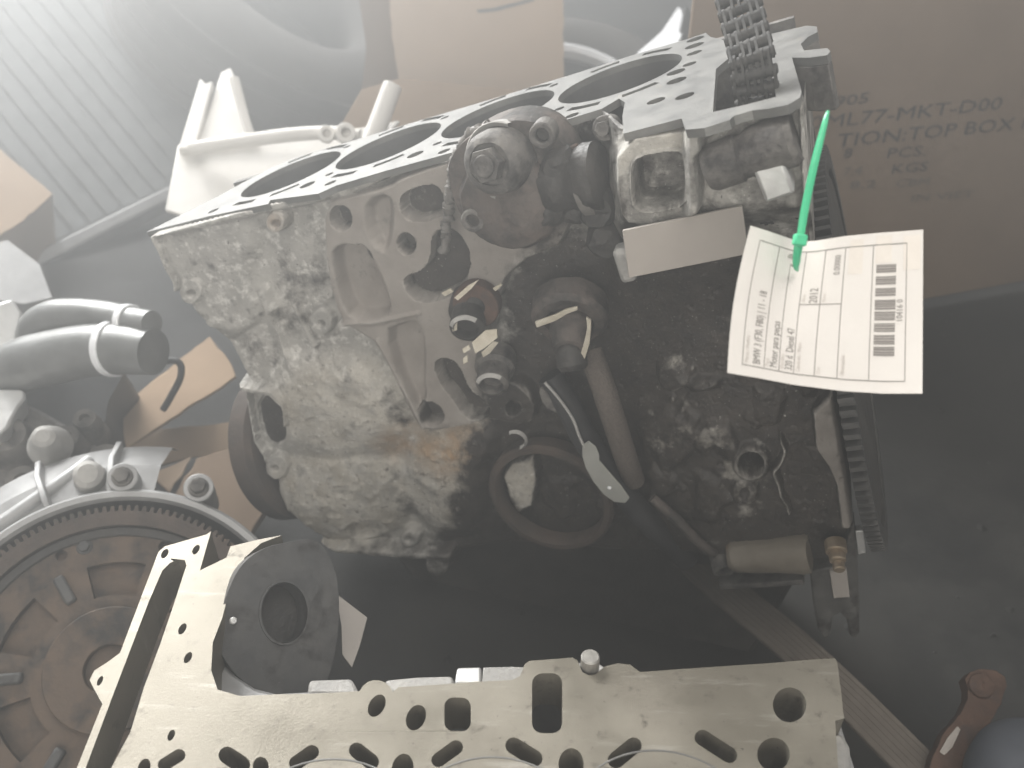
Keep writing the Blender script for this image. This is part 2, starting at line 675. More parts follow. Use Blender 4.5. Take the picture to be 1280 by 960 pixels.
def dk(u, v):            # measured point on the deck plane -> local (x, y)
    return tuple(BF.hit(u, v, 2, 0.0)[:2])


def sd(u, v, s):         # measured point on the plane s metres in front of the crank axis -> local point
    return BF.hit(u, v, 1, -s)


# deck face with bores, bolt holes and coolant slots
deck = [dk(*p) for p in [(183, 290), (262, 270), (335, 255), (338, 250), (398, 242), (420, 232), (480, 214), (560, 192), (650, 168), (697, 153), (752, 136), (774, 123),
                         (781, 128), (778, 145), (779, 167), (852, 148), (857, 162), (880, 160), (912, 150), (917, 145), (940, 138), (960, 136), (985, 131), (1000, 122),
                         (1002, 114), (990, 72), (1012, 72), (1034, 69), (1038, 64), (1034, 60), (1005, 63), (1001, 55), (1010, 46), (1022, 40), (1021, 33), (1008, 32), (965, 42),
                         (905, 50), (888, 46), (882, 41), (862, 48)]] + [(.045, .062), (.0, .058), (-.06, .056), (-.15, .0565), (-.255, .056), (-.275, .046), (-.29, .02), (-.300, -.004)]
holes = []
BORES = [(-.2285, 0), (-.1375, 0), (-.0462, 0), (.0442, 0)]
for bx_, by_ in BORES:
    holes.append(circ(bx_, by_, .0425, 56))
for i in range(5):
    x = -.2285 - .0455 + .091 * i
    for yy in (-.052, .052):
        if (i, yy) != (0, -.052):
            holes.append(circ(x, yy, .0062, 16))
    if 0 < i < 4:
        holes.append(circ(x - .012, .0395, .0035, 12))
        holes.append(circ(x + .012, -.0385, .0035, 12))
for i, (bx_, by_) in enumerate(BORES):
    for a0, a1 in ((-2.05, -1.62), (-1.35, -.92), (1.0, 1.42), (1.75, 2.15)):
        holes.append(arc_slot(bx_, by_, .0535, a0, a1, .0033))
    holes.append(circ(bx_ - .018, -.0655, .0045, 14) if i else circ(bx_ - .045, -.05, .0045, 14))
for (u, v, rr) in ((820, 126, .0055), (856, 120, .0055), (868, 57, .0065), (868, 66, .005), (862, 80, .0045), (845, 90, .006), (880, 154, .0075), (977, 127, .0075), (1020, 67, .0062), (1001, 37, .0062)):
    c = dk(u, v)
    holes.append(circ(c[0], c[1], rr, 20))
holes.append([dk(*p) for p in [(891, 140), (895, 86), (912, 72), (917, 56), (957, 50), (966, 100), (970, 121), (931, 131)]])
# keep the holes that really lie inside the deck outline and clear of each other


def inside(p, poly):
    x, y = p
    c = False
    for (x0, y0), (x1, y1) in zip(poly, poly[1:] + poly[:1]):
        if (y0 > y) != (y1 > y) and x < (x1 - x0) * (y - y0) / (y1 - y0) + x0:
            c = not c
    return c


def clear_holes(outline, holes, gap=.0006):
    keep = []
    for h in holes:
        H = np.array(h)
        if not all(inside(p, outline) for p in h):
            continue
        ok = True
        for k in keep:
            d = np.linalg.norm(H[:, None] - np.array(k)[None], axis=2).min()
            if d < gap or inside(h[0], k) or inside(k[0], h):
                ok = False
                break
        if ok:
            keep.append([tuple(p) for p in h])
    return keep


mk('deck_face', prism(BF, deck, clear_holes(deck, holes[:4] + holes[-1:] + holes[4:-1]), -.0045, 0), M['machined'], BLOCK, bevel=.0005)
for bx_, by_ in BORES:
    f0 = BF.sub((bx_, by_, 0))
    mk('cylinder_bore', ring(f0, .0448, .0426, -.14, -.0012, 48), M['bore'], BLOCK)
# inner floor under the deck so that no light leaks in from behind
mk('crankcase', box(BF, -.325, .1, -.058, .05, -.33, -.145), M['black_cast'], BLOCK)
mk('rear_wall', box(BF, -.325, .155, .051, .058, -.33, -.0047), M['grey_cast'], BLOCK)
# ears of the timing end, hanging under the deck
for pts, h in (([(990, 72), (1012, 72), (1034, 69), (1038, 64), (1034, 60), (1005, 63)], .03), ([(1001, 55), (1010, 46), (1022, 40), (1021, 33), (1008, 32), (985, 38), (985, 55)], .026)):
    mk('bolt_ear', prism(BF, [dk(*p) for p in pts], [], -h, -.0047), M['grey_cast'], BLOCK, bevel=.0008)


# --- the port side of the casting: a relief in millimetres over the measured outline
def build_casting():
    STEP = 1.6
    us = np.arange(176, 1096, STEP)
    vv = np.arange(118, 742, STEP)
    U, Vv = np.meshgrid(us, vv, indexing='ij')

    def sdp(pts, sm=1):
        p = smooth_poly(pts, sm) if sm else np.array(pts, float)
        q = np.roll(p, -1, 0)
        D = np.full(U.shape, 1e9)
        ins = np.zeros(U.shape, bool)
        for (x0, y0), (x1, y1) in zip(p, q):
            dx, dy = x1 - x0, y1 - y0
            t = np.clip(((U - x0) * dx + (Vv - y0) * dy) / (dx * dx + dy * dy + 1e-9), 0, 1)
            D = np.minimum(D, np.hypot(U - x0 - t * dx, Vv - y0 - t * dy))
            c = (y0 > Vv) != (y1 > Vv)
            with np.errstate(divide='ignore', invalid='ignore'):
                ins ^= c & (U < dx * (Vv - y0) / (dy if dy else 1e-9) + x0)
        return np.where(ins, -D, D)

    def sde(cx, cy, rx, ry=None, rot=0):
        ry = rx if ry is None else ry
        c, s = math.cos(rot), math.sin(rot)
        x, y = (U - cx) * c + (Vv - cy) * s, -(U - cx) * s + (Vv - cy) * c
        return (np.sqrt((x / rx) ** 2 + (y / ry) ** 2) - 1) * min(rx, ry)

    def sdl(pts):
        D = np.full(U.shape, 1e9)
        for (x0, y0), (x1, y1) in zip(pts, pts[1:]):
            dx, dy = x1 - x0, y1 - y0
            t = np.clip(((U - x0) * dx + (Vv - y0) * dy) / (dx * dx + dy * dy), 0, 1)
            D = np.minimum(D, np.hypot(U - x0 - t * dx, Vv - y0 - t * dy))
        return D

    def st(x, a, b):
        t = np.clip((x - a) / (b - a), 0, 1)
        return t * t * (3 - 2 * t)

    def m(d, w=2.5):                      # 1 inside, 0 outside, soft over w px
        return 1 - st(d, -w, w)

    def vnoise(scale, seed):
        r = np.random.default_rng(seed)
        nx, ny = int((us[-1] - us[0]) / scale) + 3, int((vv[-1] - vv[0]) / scale) + 3
        g = r.random((nx, ny))
        x, y = (U - us[0]) / scale, (Vv - vv[0]) / scale
        i, j = x.astype(int), y.astype(int)
        fx, fy = x - i, y - j
        fx, fy = fx * fx * (3 - 2 * fx), fy * fy * (3 - 2 * fy)
        return (g[i, j] * (1 - fx) * (1 - fy) + g[i + 1, j] * fx * (1 - fy) + g[i, j + 1] * (1 - fx) * fy + g[i + 1, j + 1] * fx * fy) - .5

    h = np.full(U.shape, -13.0)
    grime_shade = .12 * np.ones(U.shape)
    tan = np.zeros(U.shape)
    mach = np.zeros(U.shape)
    rust = np.zeros(U.shape)
    rough = np.full(U.shape, .45)

    def lerp(a, b, t):
        return a * (1 - t) + b * t

    # left wall: cast lumps, ribs and bosses
    h = lerp(h, -5, m(sdp([(186, 294), (300, 262), (322, 300), (300, 340), (326, 392), (292, 432), (245, 410), (215, 362)]), 12))
    h = lerp(h, -19, m(sdp([(325, 318), (392, 300), (404, 340), (400, 392), (360, 398), (330, 372)]), 11))
    h = lerp(h, -1, m(sdp([(186, 292), (400, 238), (470, 222), (480, 230), (405, 256), (300, 274), (190, 302)]), 4))
    h = np.maximum(h, lerp(-20, 0, m(sdl([(188, 296), (202, 330), (216, 366)]) - 4, 4)))
    h = np.maximum(h, lerp(-20, -4, m(sdl([(322, 372), (345, 420), (362, 470)]) - 8, 6)))
    h = np.maximum(h, lerp(-20, -6, m(sdl([(362, 388), (388, 440)]) - 5, 4)))
    h = lerp(h, -20, m(sdp([(334, 398), (352, 392), (378, 445), (372, 460), (356, 456)]), 5))
    h = lerp(h, -16, m(sdp([(282, 435), (322, 410), (340, 450), (306, 470)]), 8))
    for cx, cy, r0, hh, hr in ((396, 408, 17, -6, 4), (237, 366, 16, -1.5, 4), (343, 279, 14, -1, 5), (402, 374, 10, -9, 0), (258, 408, 9, -6, 0)):
        h = np.maximum(h, lerp(-30, hh, m(sde(cx, cy, r0, r0 * 1.12), 3)))
        if hr:
            h = lerp(h, hh - 9, m(sde(cx + 1, cy + 2, hr), 1.5))
    h = lerp(h, -16, m(sdp([(384, 442), (416, 430), (422, 440), (418, 450), (388, 455)]), 3))
    # machined port face
    pf = sdp([(404, 252), (440, 244), (488, 232), (500, 222), (545, 206), (600, 190), (700, 200), (720, 300), (640, 330), (612, 400), (626, 470), (660, 484), (672, 510), (662, 534), (610, 522), (592, 530), (533, 541), (518, 528), (476, 432), (440, 410), (425, 400), (408, 340)], 1)
    a = m(pf, 2.5)
    h = lerp(h, 1.5, a)
    mach = lerp(mach, 1, a)
    rough = lerp(rough, .18, a)
    grime_shade = lerp(grime_shade, .12, a)
    # pockets in it
    for pts, dep, w in (([(462, 252), (486, 244), (490, 270), (484, 312), (470, 304), (460, 280)], -7, 6),
                        ([(416, 318), (428, 306), (450, 310), (464, 322), (472, 338), (482, 362), (488, 390), (470, 397), (442, 397), (428, 372)], -13, 4),
                        ([(482, 414), (508, 404), (523, 402), (531, 430), (529, 470), (532, 500), (520, 510), (506, 480)], -8, 4)):
        d = sdp(pts)
        h = lerp(h, dep, m(d, w))
        rough = lerp(rough, .5, m(d, w))
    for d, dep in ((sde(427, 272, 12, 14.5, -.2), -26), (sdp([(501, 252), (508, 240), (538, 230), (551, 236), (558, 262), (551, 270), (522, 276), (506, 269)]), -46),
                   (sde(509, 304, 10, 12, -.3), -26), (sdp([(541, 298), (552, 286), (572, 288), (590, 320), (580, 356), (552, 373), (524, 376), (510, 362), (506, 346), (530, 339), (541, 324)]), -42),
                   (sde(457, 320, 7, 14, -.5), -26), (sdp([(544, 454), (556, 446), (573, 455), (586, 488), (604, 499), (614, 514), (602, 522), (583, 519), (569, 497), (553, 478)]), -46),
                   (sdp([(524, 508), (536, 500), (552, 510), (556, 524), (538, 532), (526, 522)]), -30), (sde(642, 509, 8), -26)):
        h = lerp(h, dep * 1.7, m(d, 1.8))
        grime_shade = lerp(grime_shade, 1.0, m(d, 2.5))  # holes painted dark: shade put into the colour on top of soot
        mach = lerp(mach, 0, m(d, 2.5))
    h = np.maximum(h, lerp(-50, 3.0, m(sdl([(426, 404), (470, 402), (524, 390)]) - 5, 3)))
    h = np.maximum(h, lerp(-50, 3.5, m(sdl([(474, 424), (506, 484), (530, 532)]) - 5, 3)))
    h = lerp(h, -17, m(sdp([(470, 452), (486, 470), (516, 528), (500, 536), (478, 522), (484, 490)]), 5))
    # bulging, corroded lower left corner
    b1 = m(sde(410, 520, 92, 66, .15), 26)
    h = np.maximum(h, lerp(-16, -3, b1))
    d2 = np.clip(1 - ((U - 425) / 92) ** 2 - ((Vv - 628) / 62) ** 2, 0, 1)
    h = np.maximum(h, -13 + 12 * np.sqrt(d2))
    d3 = np.clip(1 - ((U - 566) / 66) ** 2 - ((Vv - 604) / 78) ** 2, 0, 1)
    h = np.maximum(h, -13 + 12 * np.sqrt(d3))
    h = lerp(h, np.minimum(h, -8), m(sdl([(478, 585), (512, 612), (528, 660)]) - 9, 9) * .9)
    h = np.maximum(h, lerp(-40, 9, m(sdl([(385, 566), (440, 560), (480, 545)]) - 2, 5)))
    tz = np.maximum(m(sde(425, 628, 92, 66), 20), m(sde(566, 600, 60, 76), 16))
    tz = np.maximum(tz, .75 * m(sde(430, 515, 90, 60), 20))
    tan = np.maximum(tan, tz)
    rough = lerp(rough, .55, tz)
    grime_shade = lerp(grime_shade, .17, tz)
    hs = h.copy()
    for _ in range(10):
        hs[1:-1, 1:-1] = .25 * (hs[:-2, 1:-1] + hs[2:, 1:-1] + hs[1:-1, :-2] + hs[1:-1, 2:])
    lowl = m(sdp([(300, 470), (400, 440), (480, 470), (520, 540), (640, 545), (640, 700), (330, 700)]), 10)
    h = lerp(h, hs, lowl * (1 - m(pf, 6)))
    gran = np.maximum(0, vnoise(5, 21) + .5 * vnoise(9, 22) - .16) * 4
    h = h + gran * tz
    rust = np.maximum(rust, m(sde(578, 566, 46, 26, -.2), 20) + .7 * m(sde(500, 560, 30, 22), 16))
    rust = np.maximum(rust, .5 * m(sde(342, 280, 12), 6))
    grime_shade = lerp(grime_shade, .40, m(sdp([(325, 300), (395, 290), (410, 340), (396, 400), (350, 440), (330, 372)]), 16))
    grime_shade = lerp(grime_shade, .42, m(sdp([(282, 435), (330, 410), (350, 460), (306, 476)]), 10))
    grime_shade = lerp(grime_shade, .55, m(sdp([(470, 490), (486, 480), (516, 530), (500, 545), (476, 530)]), 7))
    grime_shade = lerp(grime_shade, .45, m(sdp([(478, 590), (505, 600), (530, 660), (505, 665)]), 10))
    # window rim and boss at the left end
    h = np.maximum(h, lerp(-40, 2, m(sdl([(298, 484), (338, 491), (352, 505), (356, 530)]) - 5, 3)))
    h = np.maximum(h, lerp(-40, -3, m(sdl([(302, 490), (312, 560), (326, 580)]) - 6, 4)))
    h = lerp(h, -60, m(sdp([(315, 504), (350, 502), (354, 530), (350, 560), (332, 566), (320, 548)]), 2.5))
    grime_shade = lerp(grime_shade, 1.0, m(sdp([(315, 504), (350, 502), (354, 530), (350, 560), (332, 566), (320, 548)]), 2.5))  # window opening coloured dark, its shade is painted in
    h = np.maximum(h, lerp(-60, -5, m(sde(342, 589, 18), 4)))
    h = lerp(h, -11, m(sde(340, 590, 3.5), 1.5))
    # lower rim
    h = np.maximum(h, lerp(-40, 3, m(sdl([(400, 684), (470, 690), (560, 696)]) - 7, 5)))
    h = lerp(h, -20, m(sdp([(428, 662), (470, 656), (480, 672), (440, 680)]), 4))
    h = np.maximum(h, lerp(-40, -2, m(sde(510, 677, 14), 4)))
    h = lerp(h, -10, m(sde(510, 677, 4), 1.5))
    h = np.maximum(h, lerp(-40, -3, m(sde(545, 708, 18, 20), 5)))
    lowband = st(Vv, 655, 700)
    grime_shade = lerp(grime_shade, .62, lowband * st(700 - U, -60, 160) * .8)
    # oily right half
    blk = st(U + .25 * (Vv - 400), 590, 660)
    grime_shade = lerp(grime_shade, 1.0, blk * st(Vv, 290, 340))
    grime_shade = lerp(grime_shade, .62, blk * (1 - st(Vv, 290, 340)))
    grime_shade = lerp(grime_shade, 1.0, m(sdp([(640, 545), (700, 520), (800, 560), (900, 700), (620, 720), (590, 660)]), 20))
    rough = lerp(rough, .85, blk)
    mach *= 1 - blk * st(Vv, 300, 330) * .8
    h = lerp(h, -16, m(sdp([(600, 560), (700, 530), (790, 590), (800, 690), (600, 700)]), 14) * blk)
    lug = sdp([(630, 596), (640, 580), (666, 572), (670, 600), (664, 632), (648, 640), (638, 622)], 0)
    h = np.maximum(h, lerp(-40, 1, m(lug - 3, 3)))     # pale lug inside the hoop
    tan = lerp(tan, .8, m(lug, 3))
    grime_shade = lerp(grime_shade, .22, m(lug, 4))
    # grey lumpy wall at the far right
    U0, V0 = U, Vv
    U, Vv = U0 + vnoise(30, 31) * 26 + vnoise(13, 33) * 12, V0 + vnoise(30, 32) * 26 + vnoise(13, 34) * 12
    for cx, cy, r0, hh in ((845, 478, 27, 8), (880, 492, 16, 5), (838, 560, 40, 4), (900, 560, 30, 3), (700, 640, 26, -6), (760, 650, 24, -6), (880, 640, 30, 0), (960, 520, 24, 3), (1000, 480, 20, 3), (820, 620, 24, 0), (970, 470, 16, 2)):
        h = np.maximum(h, lerp(-17, hh * .35 - 9, m(sde(cx, cy, r0), 13)))
    for cx, cy, r0, dep in ((842, 480, 5, -6), (848, 512, 14, -16), (1020, 600, 20, -22)):
        h = lerp(h, dep, m(sde(cx, cy, r0), 2.5))
    h = np.maximum(h, lerp(-30, -4, m(sdl([(972, 560), (986, 640)]) - 7, 6)))
    h = lerp(h, -22, m(sdp([(992, 560), (1030, 590), (1042, 620), (1040, 660), (1002, 660)]), 3))
    lighter = np.maximum.reduce([m(sde(845, 478, 30), 8), m(sde(838, 562, 44, 40), 16), m(sde(925, 605, 36, 44), 14), m(sde(890, 560, 40, 24), 10)])
    U, Vv = U0, V0
    for cx, cy, r0, hh in ((938, 590, 24, -7), (930, 626, 17, -8)):
        h = np.maximum(h, lerp(-14, hh, m(sde(cx, cy, r0), 4)))
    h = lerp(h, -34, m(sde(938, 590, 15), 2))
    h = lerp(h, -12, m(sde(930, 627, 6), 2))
    grime_shade = lerp(grime_shade, .70, lighter)
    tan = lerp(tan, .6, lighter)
    grime_shade = lerp(grime_shade, 1.0, m(sde(938, 590, 15), 2))  # inside of the round bore darkened by colour as painted shade
    strip = m(sdp([(1016, 520), (1042, 496), (1054, 560), (1070, 664), (1052, 664), (1046, 612), (1036, 588), (1020, 566)], 0), 2)
    h = lerp(h, -2, strip)
    mach = lerp(mach, 1, strip)
    grime_shade = lerp(grime_shade, .1, strip)
    # upper right: square pocket with a raised rim, machined nose and cylinder lug
    pk = sdp([(790, 206), (800, 192), (846, 184), (856, 190), (858, 246), (848, 256), (802, 262), (792, 252)])
    h = np.maximum(h, lerp(-40, 2, m(sdp([(766, 172), (868, 156), (880, 168), (880, 268), (860, 276), (788, 288), (768, 262)]), 6)))
    h = np.maximum(h, lerp(-40, 5, m(np.abs(pk) - 5, 3)))
    h = lerp(h, -26, m(pk + 2, 2.2))
    rough = lerp(rough, .3, m(sdp([(766, 172), (868, 156), (1002, 126), (1012, 290), (860, 300), (788, 300), (768, 262)]), 6))
    nose = m(sdp([(766, 172), (855, 150), (872, 160), (870, 185), (800, 186), (780, 210), (770, 230)]), 6)
    tan = lerp(tan, .45, nose)
    grime_shade = lerp(grime_shade, .12, nose)
    upr = st(U, 862, 880) * (1 - st(Vv, 262, 300))
    grime_shade = lerp(grime_shade, .44, upr)
    grime_shade = lerp(grime_shade, .5, m(sdp([(770, 180), (862, 180), (872, 290), (780, 300)]), 8) * (1 - nose))
    h = lerp(h, -10, m(sdp([(868, 170), (1002, 132), (1010, 260), (960, 300), (880, 280)]), 6) * 1.0)
    h = np.maximum(h, lerp(-40, 0, m(sdl([(1003, 135), (1008, 240), (1018, 330), (1036, 480)]) - 7, 4)))
    h = lerp(h, -14, m(sdl([(905, 300), (1000, 290)]) - 18, 8) * .6)

    # casting roughness
    fb = vnoise(40, 1) * 2.0 + vnoise(17, 2) * .8 + vnoise(7, 3) * .55 + vnoise(3.4, 4) * .5
    pit = np.maximum(0, vnoise(7, 5) + vnoise(4, 6) * .6 - .40) * 8
    h = h + fb * rough - pit * np.clip(rough - .38, 0, 1.2) * 1.6

    # base surface: the casting steps out towards the timing end
    s_mm = 73 + (62 * st(U, 738, 776 + 120 * st(Vv, 280, 420)) * (1 - .55 * st(Vv, 265, 420)) + 20 * st(U, 852, 864) * (1 - st(Vv, 262, 300)))
    out = sdp([(183, 291), (200, 335), (211, 356), (213, 366), (222, 380), (240, 405), (256, 418), (275, 440), (296, 480), (303, 505), (312, 560), (324, 578), (326, 598), (338, 608), (341, 625), (352, 645), (380, 667), (415, 690), (430, 700), (520, 704), (528, 722), (545, 729), (562, 722), (570, 703), (620, 694),
               (690, 698), (760, 704), (840, 706), (900, 716), (960, 722), (1000, 728), (1016, 734), (1070, 734), (1066, 650), (1052, 560), (1042, 500), (1030, 420), (1020, 330), (1012, 260), (1006, 180), (1002, 126),
               (985, 133), (960, 138), (940, 140), (914, 152), (880, 162), (857, 164), (852, 150), (779, 169), (777, 150), (752, 140), (697, 156), (650, 171), (560, 195), (480, 217), (420, 235), (398, 245), (335, 257), (262, 273)], 0)
    gu, gv = np.gradient(out, STEP)
    gl = np.maximum(np.hypot(gu, gv), 1e-3)
    near = out > 0
    Us, Vs = U - np.where(near, out * gu / gl / gl, 0), Vv - np.where(near, out * gv / gl / gl, 0)
    edge = st(out, -7, 0)                       # rounded outer edge
    keepv = out < STEP * 1.3
    lp = BF.hit(Us, Vs, 1, -.001 * s_mm)
    h = h - 5 * edge ** 2 * st(-lp[..., 2], .006, .016)
    P = lp.copy()
    P[..., 1] -= h * .001                        # relief stands along the face normal
    P[..., 2] = np.minimum(P[..., 2], -.0015)
    nu, nv = U.shape
    idx = -np.ones(U.shape, int)
    idx[keepv] = np.arange(keepv.sum())
    q = np.stack([idx[:-1, :-1], idx[1:, :-1], idx[1:, 1:], idx[:-1, 1:]], -1).reshape(-1, 4)
    q = q[(q >= 0).all(1)]
    verts = P[keepv]
    # skirt: push the rim of the relief back so that the casting has its depth
    ed = {}
    for a0, b0 in ((0, 1), (1, 2), (2, 3), (3, 0)):
        for x, y in zip(q[:, a0], q[:, b0]):
            k = (x, y) if x < y else (y, x)
            ed[k] = 0 if k in ed else (x, y)
    rim = [e for e in ed.values() if e]
    rv = sorted({x for e in rim for x in e})
    mp = {x: len(verts) + i for i, x in enumerate(rv)}
    back = verts[rv].copy()
    top = back[:, 2] > -.012
    back[:, 1] = np.where(top, back[:, 1] + .006, np.maximum(back[:, 1] + .03, .045))
    back[top, 2] -= .004
    faces = [tuple(x) for x in q] + [(b, a, mp[a], mp[b]) for a, b in rim]
    allv = np.concatenate([verts, back])
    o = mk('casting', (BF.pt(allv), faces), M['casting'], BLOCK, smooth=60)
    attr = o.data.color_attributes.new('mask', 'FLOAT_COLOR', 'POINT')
    cm = np.stack([grime_shade[keepv], tan[keepv], mach[keepv], np.clip(rust, 0, 1)[keepv]], -1)
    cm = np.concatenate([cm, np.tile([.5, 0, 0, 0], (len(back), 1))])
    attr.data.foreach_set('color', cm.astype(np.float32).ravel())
    return o


build_casting()


def sf(u, v, s, z=None, x=None):
    """frame on the port side at a measured point; its z points out of the block"""
    return BF.sub(sd(u, v, s), x or (1, 0, 0), z or (0, -1, 0))


def P_(u, v, s):
    return BF.pt(sd(u, v, s))


# --- round pump on the port side
pfm = sf(638, 224, .100)
PUMP = mk('pump', prism(pfm, smooth_poly([(-.041, .002), (-.036, .021), (-.015, .033), (.014, .035), (.033, .026), (.042, .008), (.040, -.016), (.028, -.034), (.002, -.041), (-.026, -.036), (-.041, -.018)], 2), [], -.03, .0), M['brown_plate'], BLOCK, bevel=.002)
mk('pump_body', roughen(lathe(sf(636, 252, .101), dens([(.032, -.004), (.032, .001), (.029, .006), (.02, .009), (.0001, .010)]), 64), .0011), M['brown_plate'], PUMP)
dome = sf(627, 200, .104, z=(-.12, -1, .22))
mk('pump_dome', roughen(lathe(dome, dens([(.0200, -.008), (.0196, .006), (.0184, .012), (.0155, .0155), (.0130, .0165), (.0124, .0145), (.0001, .0145)]), 60), .0008), M['grey_cast'], PUMP)
mk('dome_lip', lathe(dome, [(.0200, .001), (.0224, .004), (.0231, .0035), (.0231, -.006)], 60, 1.0, 4.3), M['alu_raw'], PUMP)
hb = mk('pump_bolt', join(hexa(dome.sub((0, 0, .0145)), .0105, 0, .008), cyl(dome.sub((0, 0, .0225)), .0068, 0, .0015, 20)), M['grey_cast'], PUMP, bevel=.0008)
for (u, v, s) in ((680, 166, .104), (594, 272, .104)):
    f = sf(u, v, s)
    sb = mk('screw_boss', ring(f, .0078, .0042, -.006, .006, 28), M['grey_cast'], PUMP)
    mk('socket_screw', cyl(f, .0041, -.004, .002, 20), M['black_cast'], PUMP)
# neck to the right with a bright worn collar, and lumpy cover below
mk('pump_neck', roughen(lathe(BF.sub(sd(690, 232, .094), (0, 0, 1), (1, -.12, .0)), dens([(.0001, -.004), (.017, -.002), (.0185, .006), (.0165, .014), (.019, .02), (.021, .026), (.021, .033), (.017, .035), (.0001, .035)]), 44), .0012), M['black_cast'], PUMP)
mk('neck_collar', ring(BF.sub(sd(737, 228, .096), (0, 0, 1), (1, -.12, 0)), .0205, .012, -.003, .004, 36), M['grey_cast'], PUMP)
for (u, v, s, r0) in ((700, 210, .104, .011), (716, 252, .1, .014), (745, 262, .105, .012), (684, 262, .103, .013), (757, 300, .1, .012)):
    mk('casting_lump', roughen(lathe(sf(u, v, s), dens([(r0, -.012), (r0, 0), (r0 * .8, .004), (.0001, .0055)], .002), 28), .0022, 120), M['black_cast'], PUMP)
mk('pump_rim_edge', tube(np.array([P_(u, v, .094) for u, v in [(640, 172), (667, 183), (690, 188), (706, 190), (722, 181)]]), [.0012, .002, .0026, .002, .0014], 8), M['rust'], PUMP)
# crumbling sealing bead on the left edge of the pump
pth = curve_pts([P_(u, v, .088) for u, v in [(612, 155), (590, 168), (574, 190), (567, 216), (562, 246), (559, 276), (556, 312)]], 14)
pth += RNG.normal(0, .0007, pth.shape)
rr = .0022 + RNG.random(len(pth)) * .0022
mk('seal_bead', tube(pth, rr, 9), M['grey_cast'], PUMP, smooth=50)
# little fittings on the shelf between the pump and the timing end
for (u, v, s, r0) in ((690, 167, .07, .0065), (757, 160, .085, .0075)):
    f = sf(u, v, s, z=(0, -1, .25))
    mk('flange_bolt', join(cyl(f, r0, -.012, .003, 24), hexa(f.sub((0, 0, .003)), r0 * .62, 0, .006)), M['grey_cast'], BLOCK, bevel=.0006)

# --- blank sticker plate
fpl = BF
pl = [sd(u, v, .147) for u, v in [(778, 288), (928, 257), (936, 317), (786, 347)]]
o0 = BF.pt(pl[3])
xx = BF.pt(pl[2]) - o0
yy = BF.pt(pl[0]) - o0
zz = np.cross(xx, yy)
ff = Fr(o0, xx, np.cross(zz, xx), zz)
q2 = [tuple(ff.inv(BF.pt(p))[:2]) for p in pl]
mk('sticker_plate', prism(ff, q2, [], -.0015, .0005), M['label_plate'], BLOCK, bevel=.0004, label='blank grey rectangular plate on the block')

# --- lugs of the timing end
ca = BF.sub(sd(884, 212, .150), (0, 0, 1), (1, -.05, .14))
mk('cylinder_lug', lathe(ca, [(.0001, 0), (.0105, 0), (.0122, .003), (.0122, .017), (.0112, .018), (.0112, .021), (.0132, .025), (.0136, .043), (.0115, .046), (.0001, .046)], 36), M['grey_cast'], BLOCK)
mk('dowel_block', box(sf(968, 216, .156, x=(1, 0, .14)), -.008, .007, -.0115, .0115, -.014, .007), M['alu_bright'], BLOCK, bevel=.002)
mk('clip_corner', box(sf(783, 328, .128), -.006, .004, -.012, .010, -.01, .004), M['alu_raw'], BLOCK, bevel=.003)

# --- oily unions with torn foil in the middle
for (u, v, s, r0) in ((586, 398, .086, .0125), (617, 468, .086, .012)):
    f = sf(u, v, s, z=(.1, -1, -.25))
    un = mk('union_nut', join(lathe(f, [(r0 * 1.25, -.02), (r0 * 1.25, -.006), (r0, -.003), (r0, .010), (r0 * .72, .012), (r0 * .66, .004), (.0001, .004)], 28)), M['black_cast'] if v < 430 else M['grey_cast'], BLOCK)
    mk('bright_rim', lathe(f, [(r0 * .98, .0105), (r0 * .78, .0125), (r0 * .7, .0105)], 28, .5, 2.6), M['alu_raw'], un)
mk('rusty_washer', ring(sf(596, 380, .082), .017, .007, -.006, .004, 30), M['rust'], BLOCK)
for k, pts in enumerate(([(552, 366), (562, 360), (566, 364), (556, 370)], [(568, 372), (584, 358), (596, 352), (588, 362), (573, 375)], [(616, 360), (626, 356), (628, 358), (619, 364)],
                         [(590, 428), (604, 414), (618, 412), (620, 422), (606, 434), (596, 440)], [(602, 440), (616, 428), (622, 430), (612, 442), (604, 446)], [(578, 436), (586, 432), (588, 437), (580, 441)], [(566, 404), (571, 400), (572, 412), (567, 414)],
                         [(579, 448), (584, 444), (585, 452), (580, 454)])):
    f = sf(pts[0][0], pts[0][1], .098)
    loc = [f.inv(P_(u, v, .098)) for u, v in pts]
    tiltd = f.sub((0, 0, 0), (1, .1 * (k % 3 - 1), .25 * ((k * 7) % 3 - 1)), (.15, .2 * (k % 2), 1))
    mk('foil_scrap', prism(tiltd, [(p[0], p[1]) for p in loc], [], -.0006, .0006), M['foil'], BLOCK)

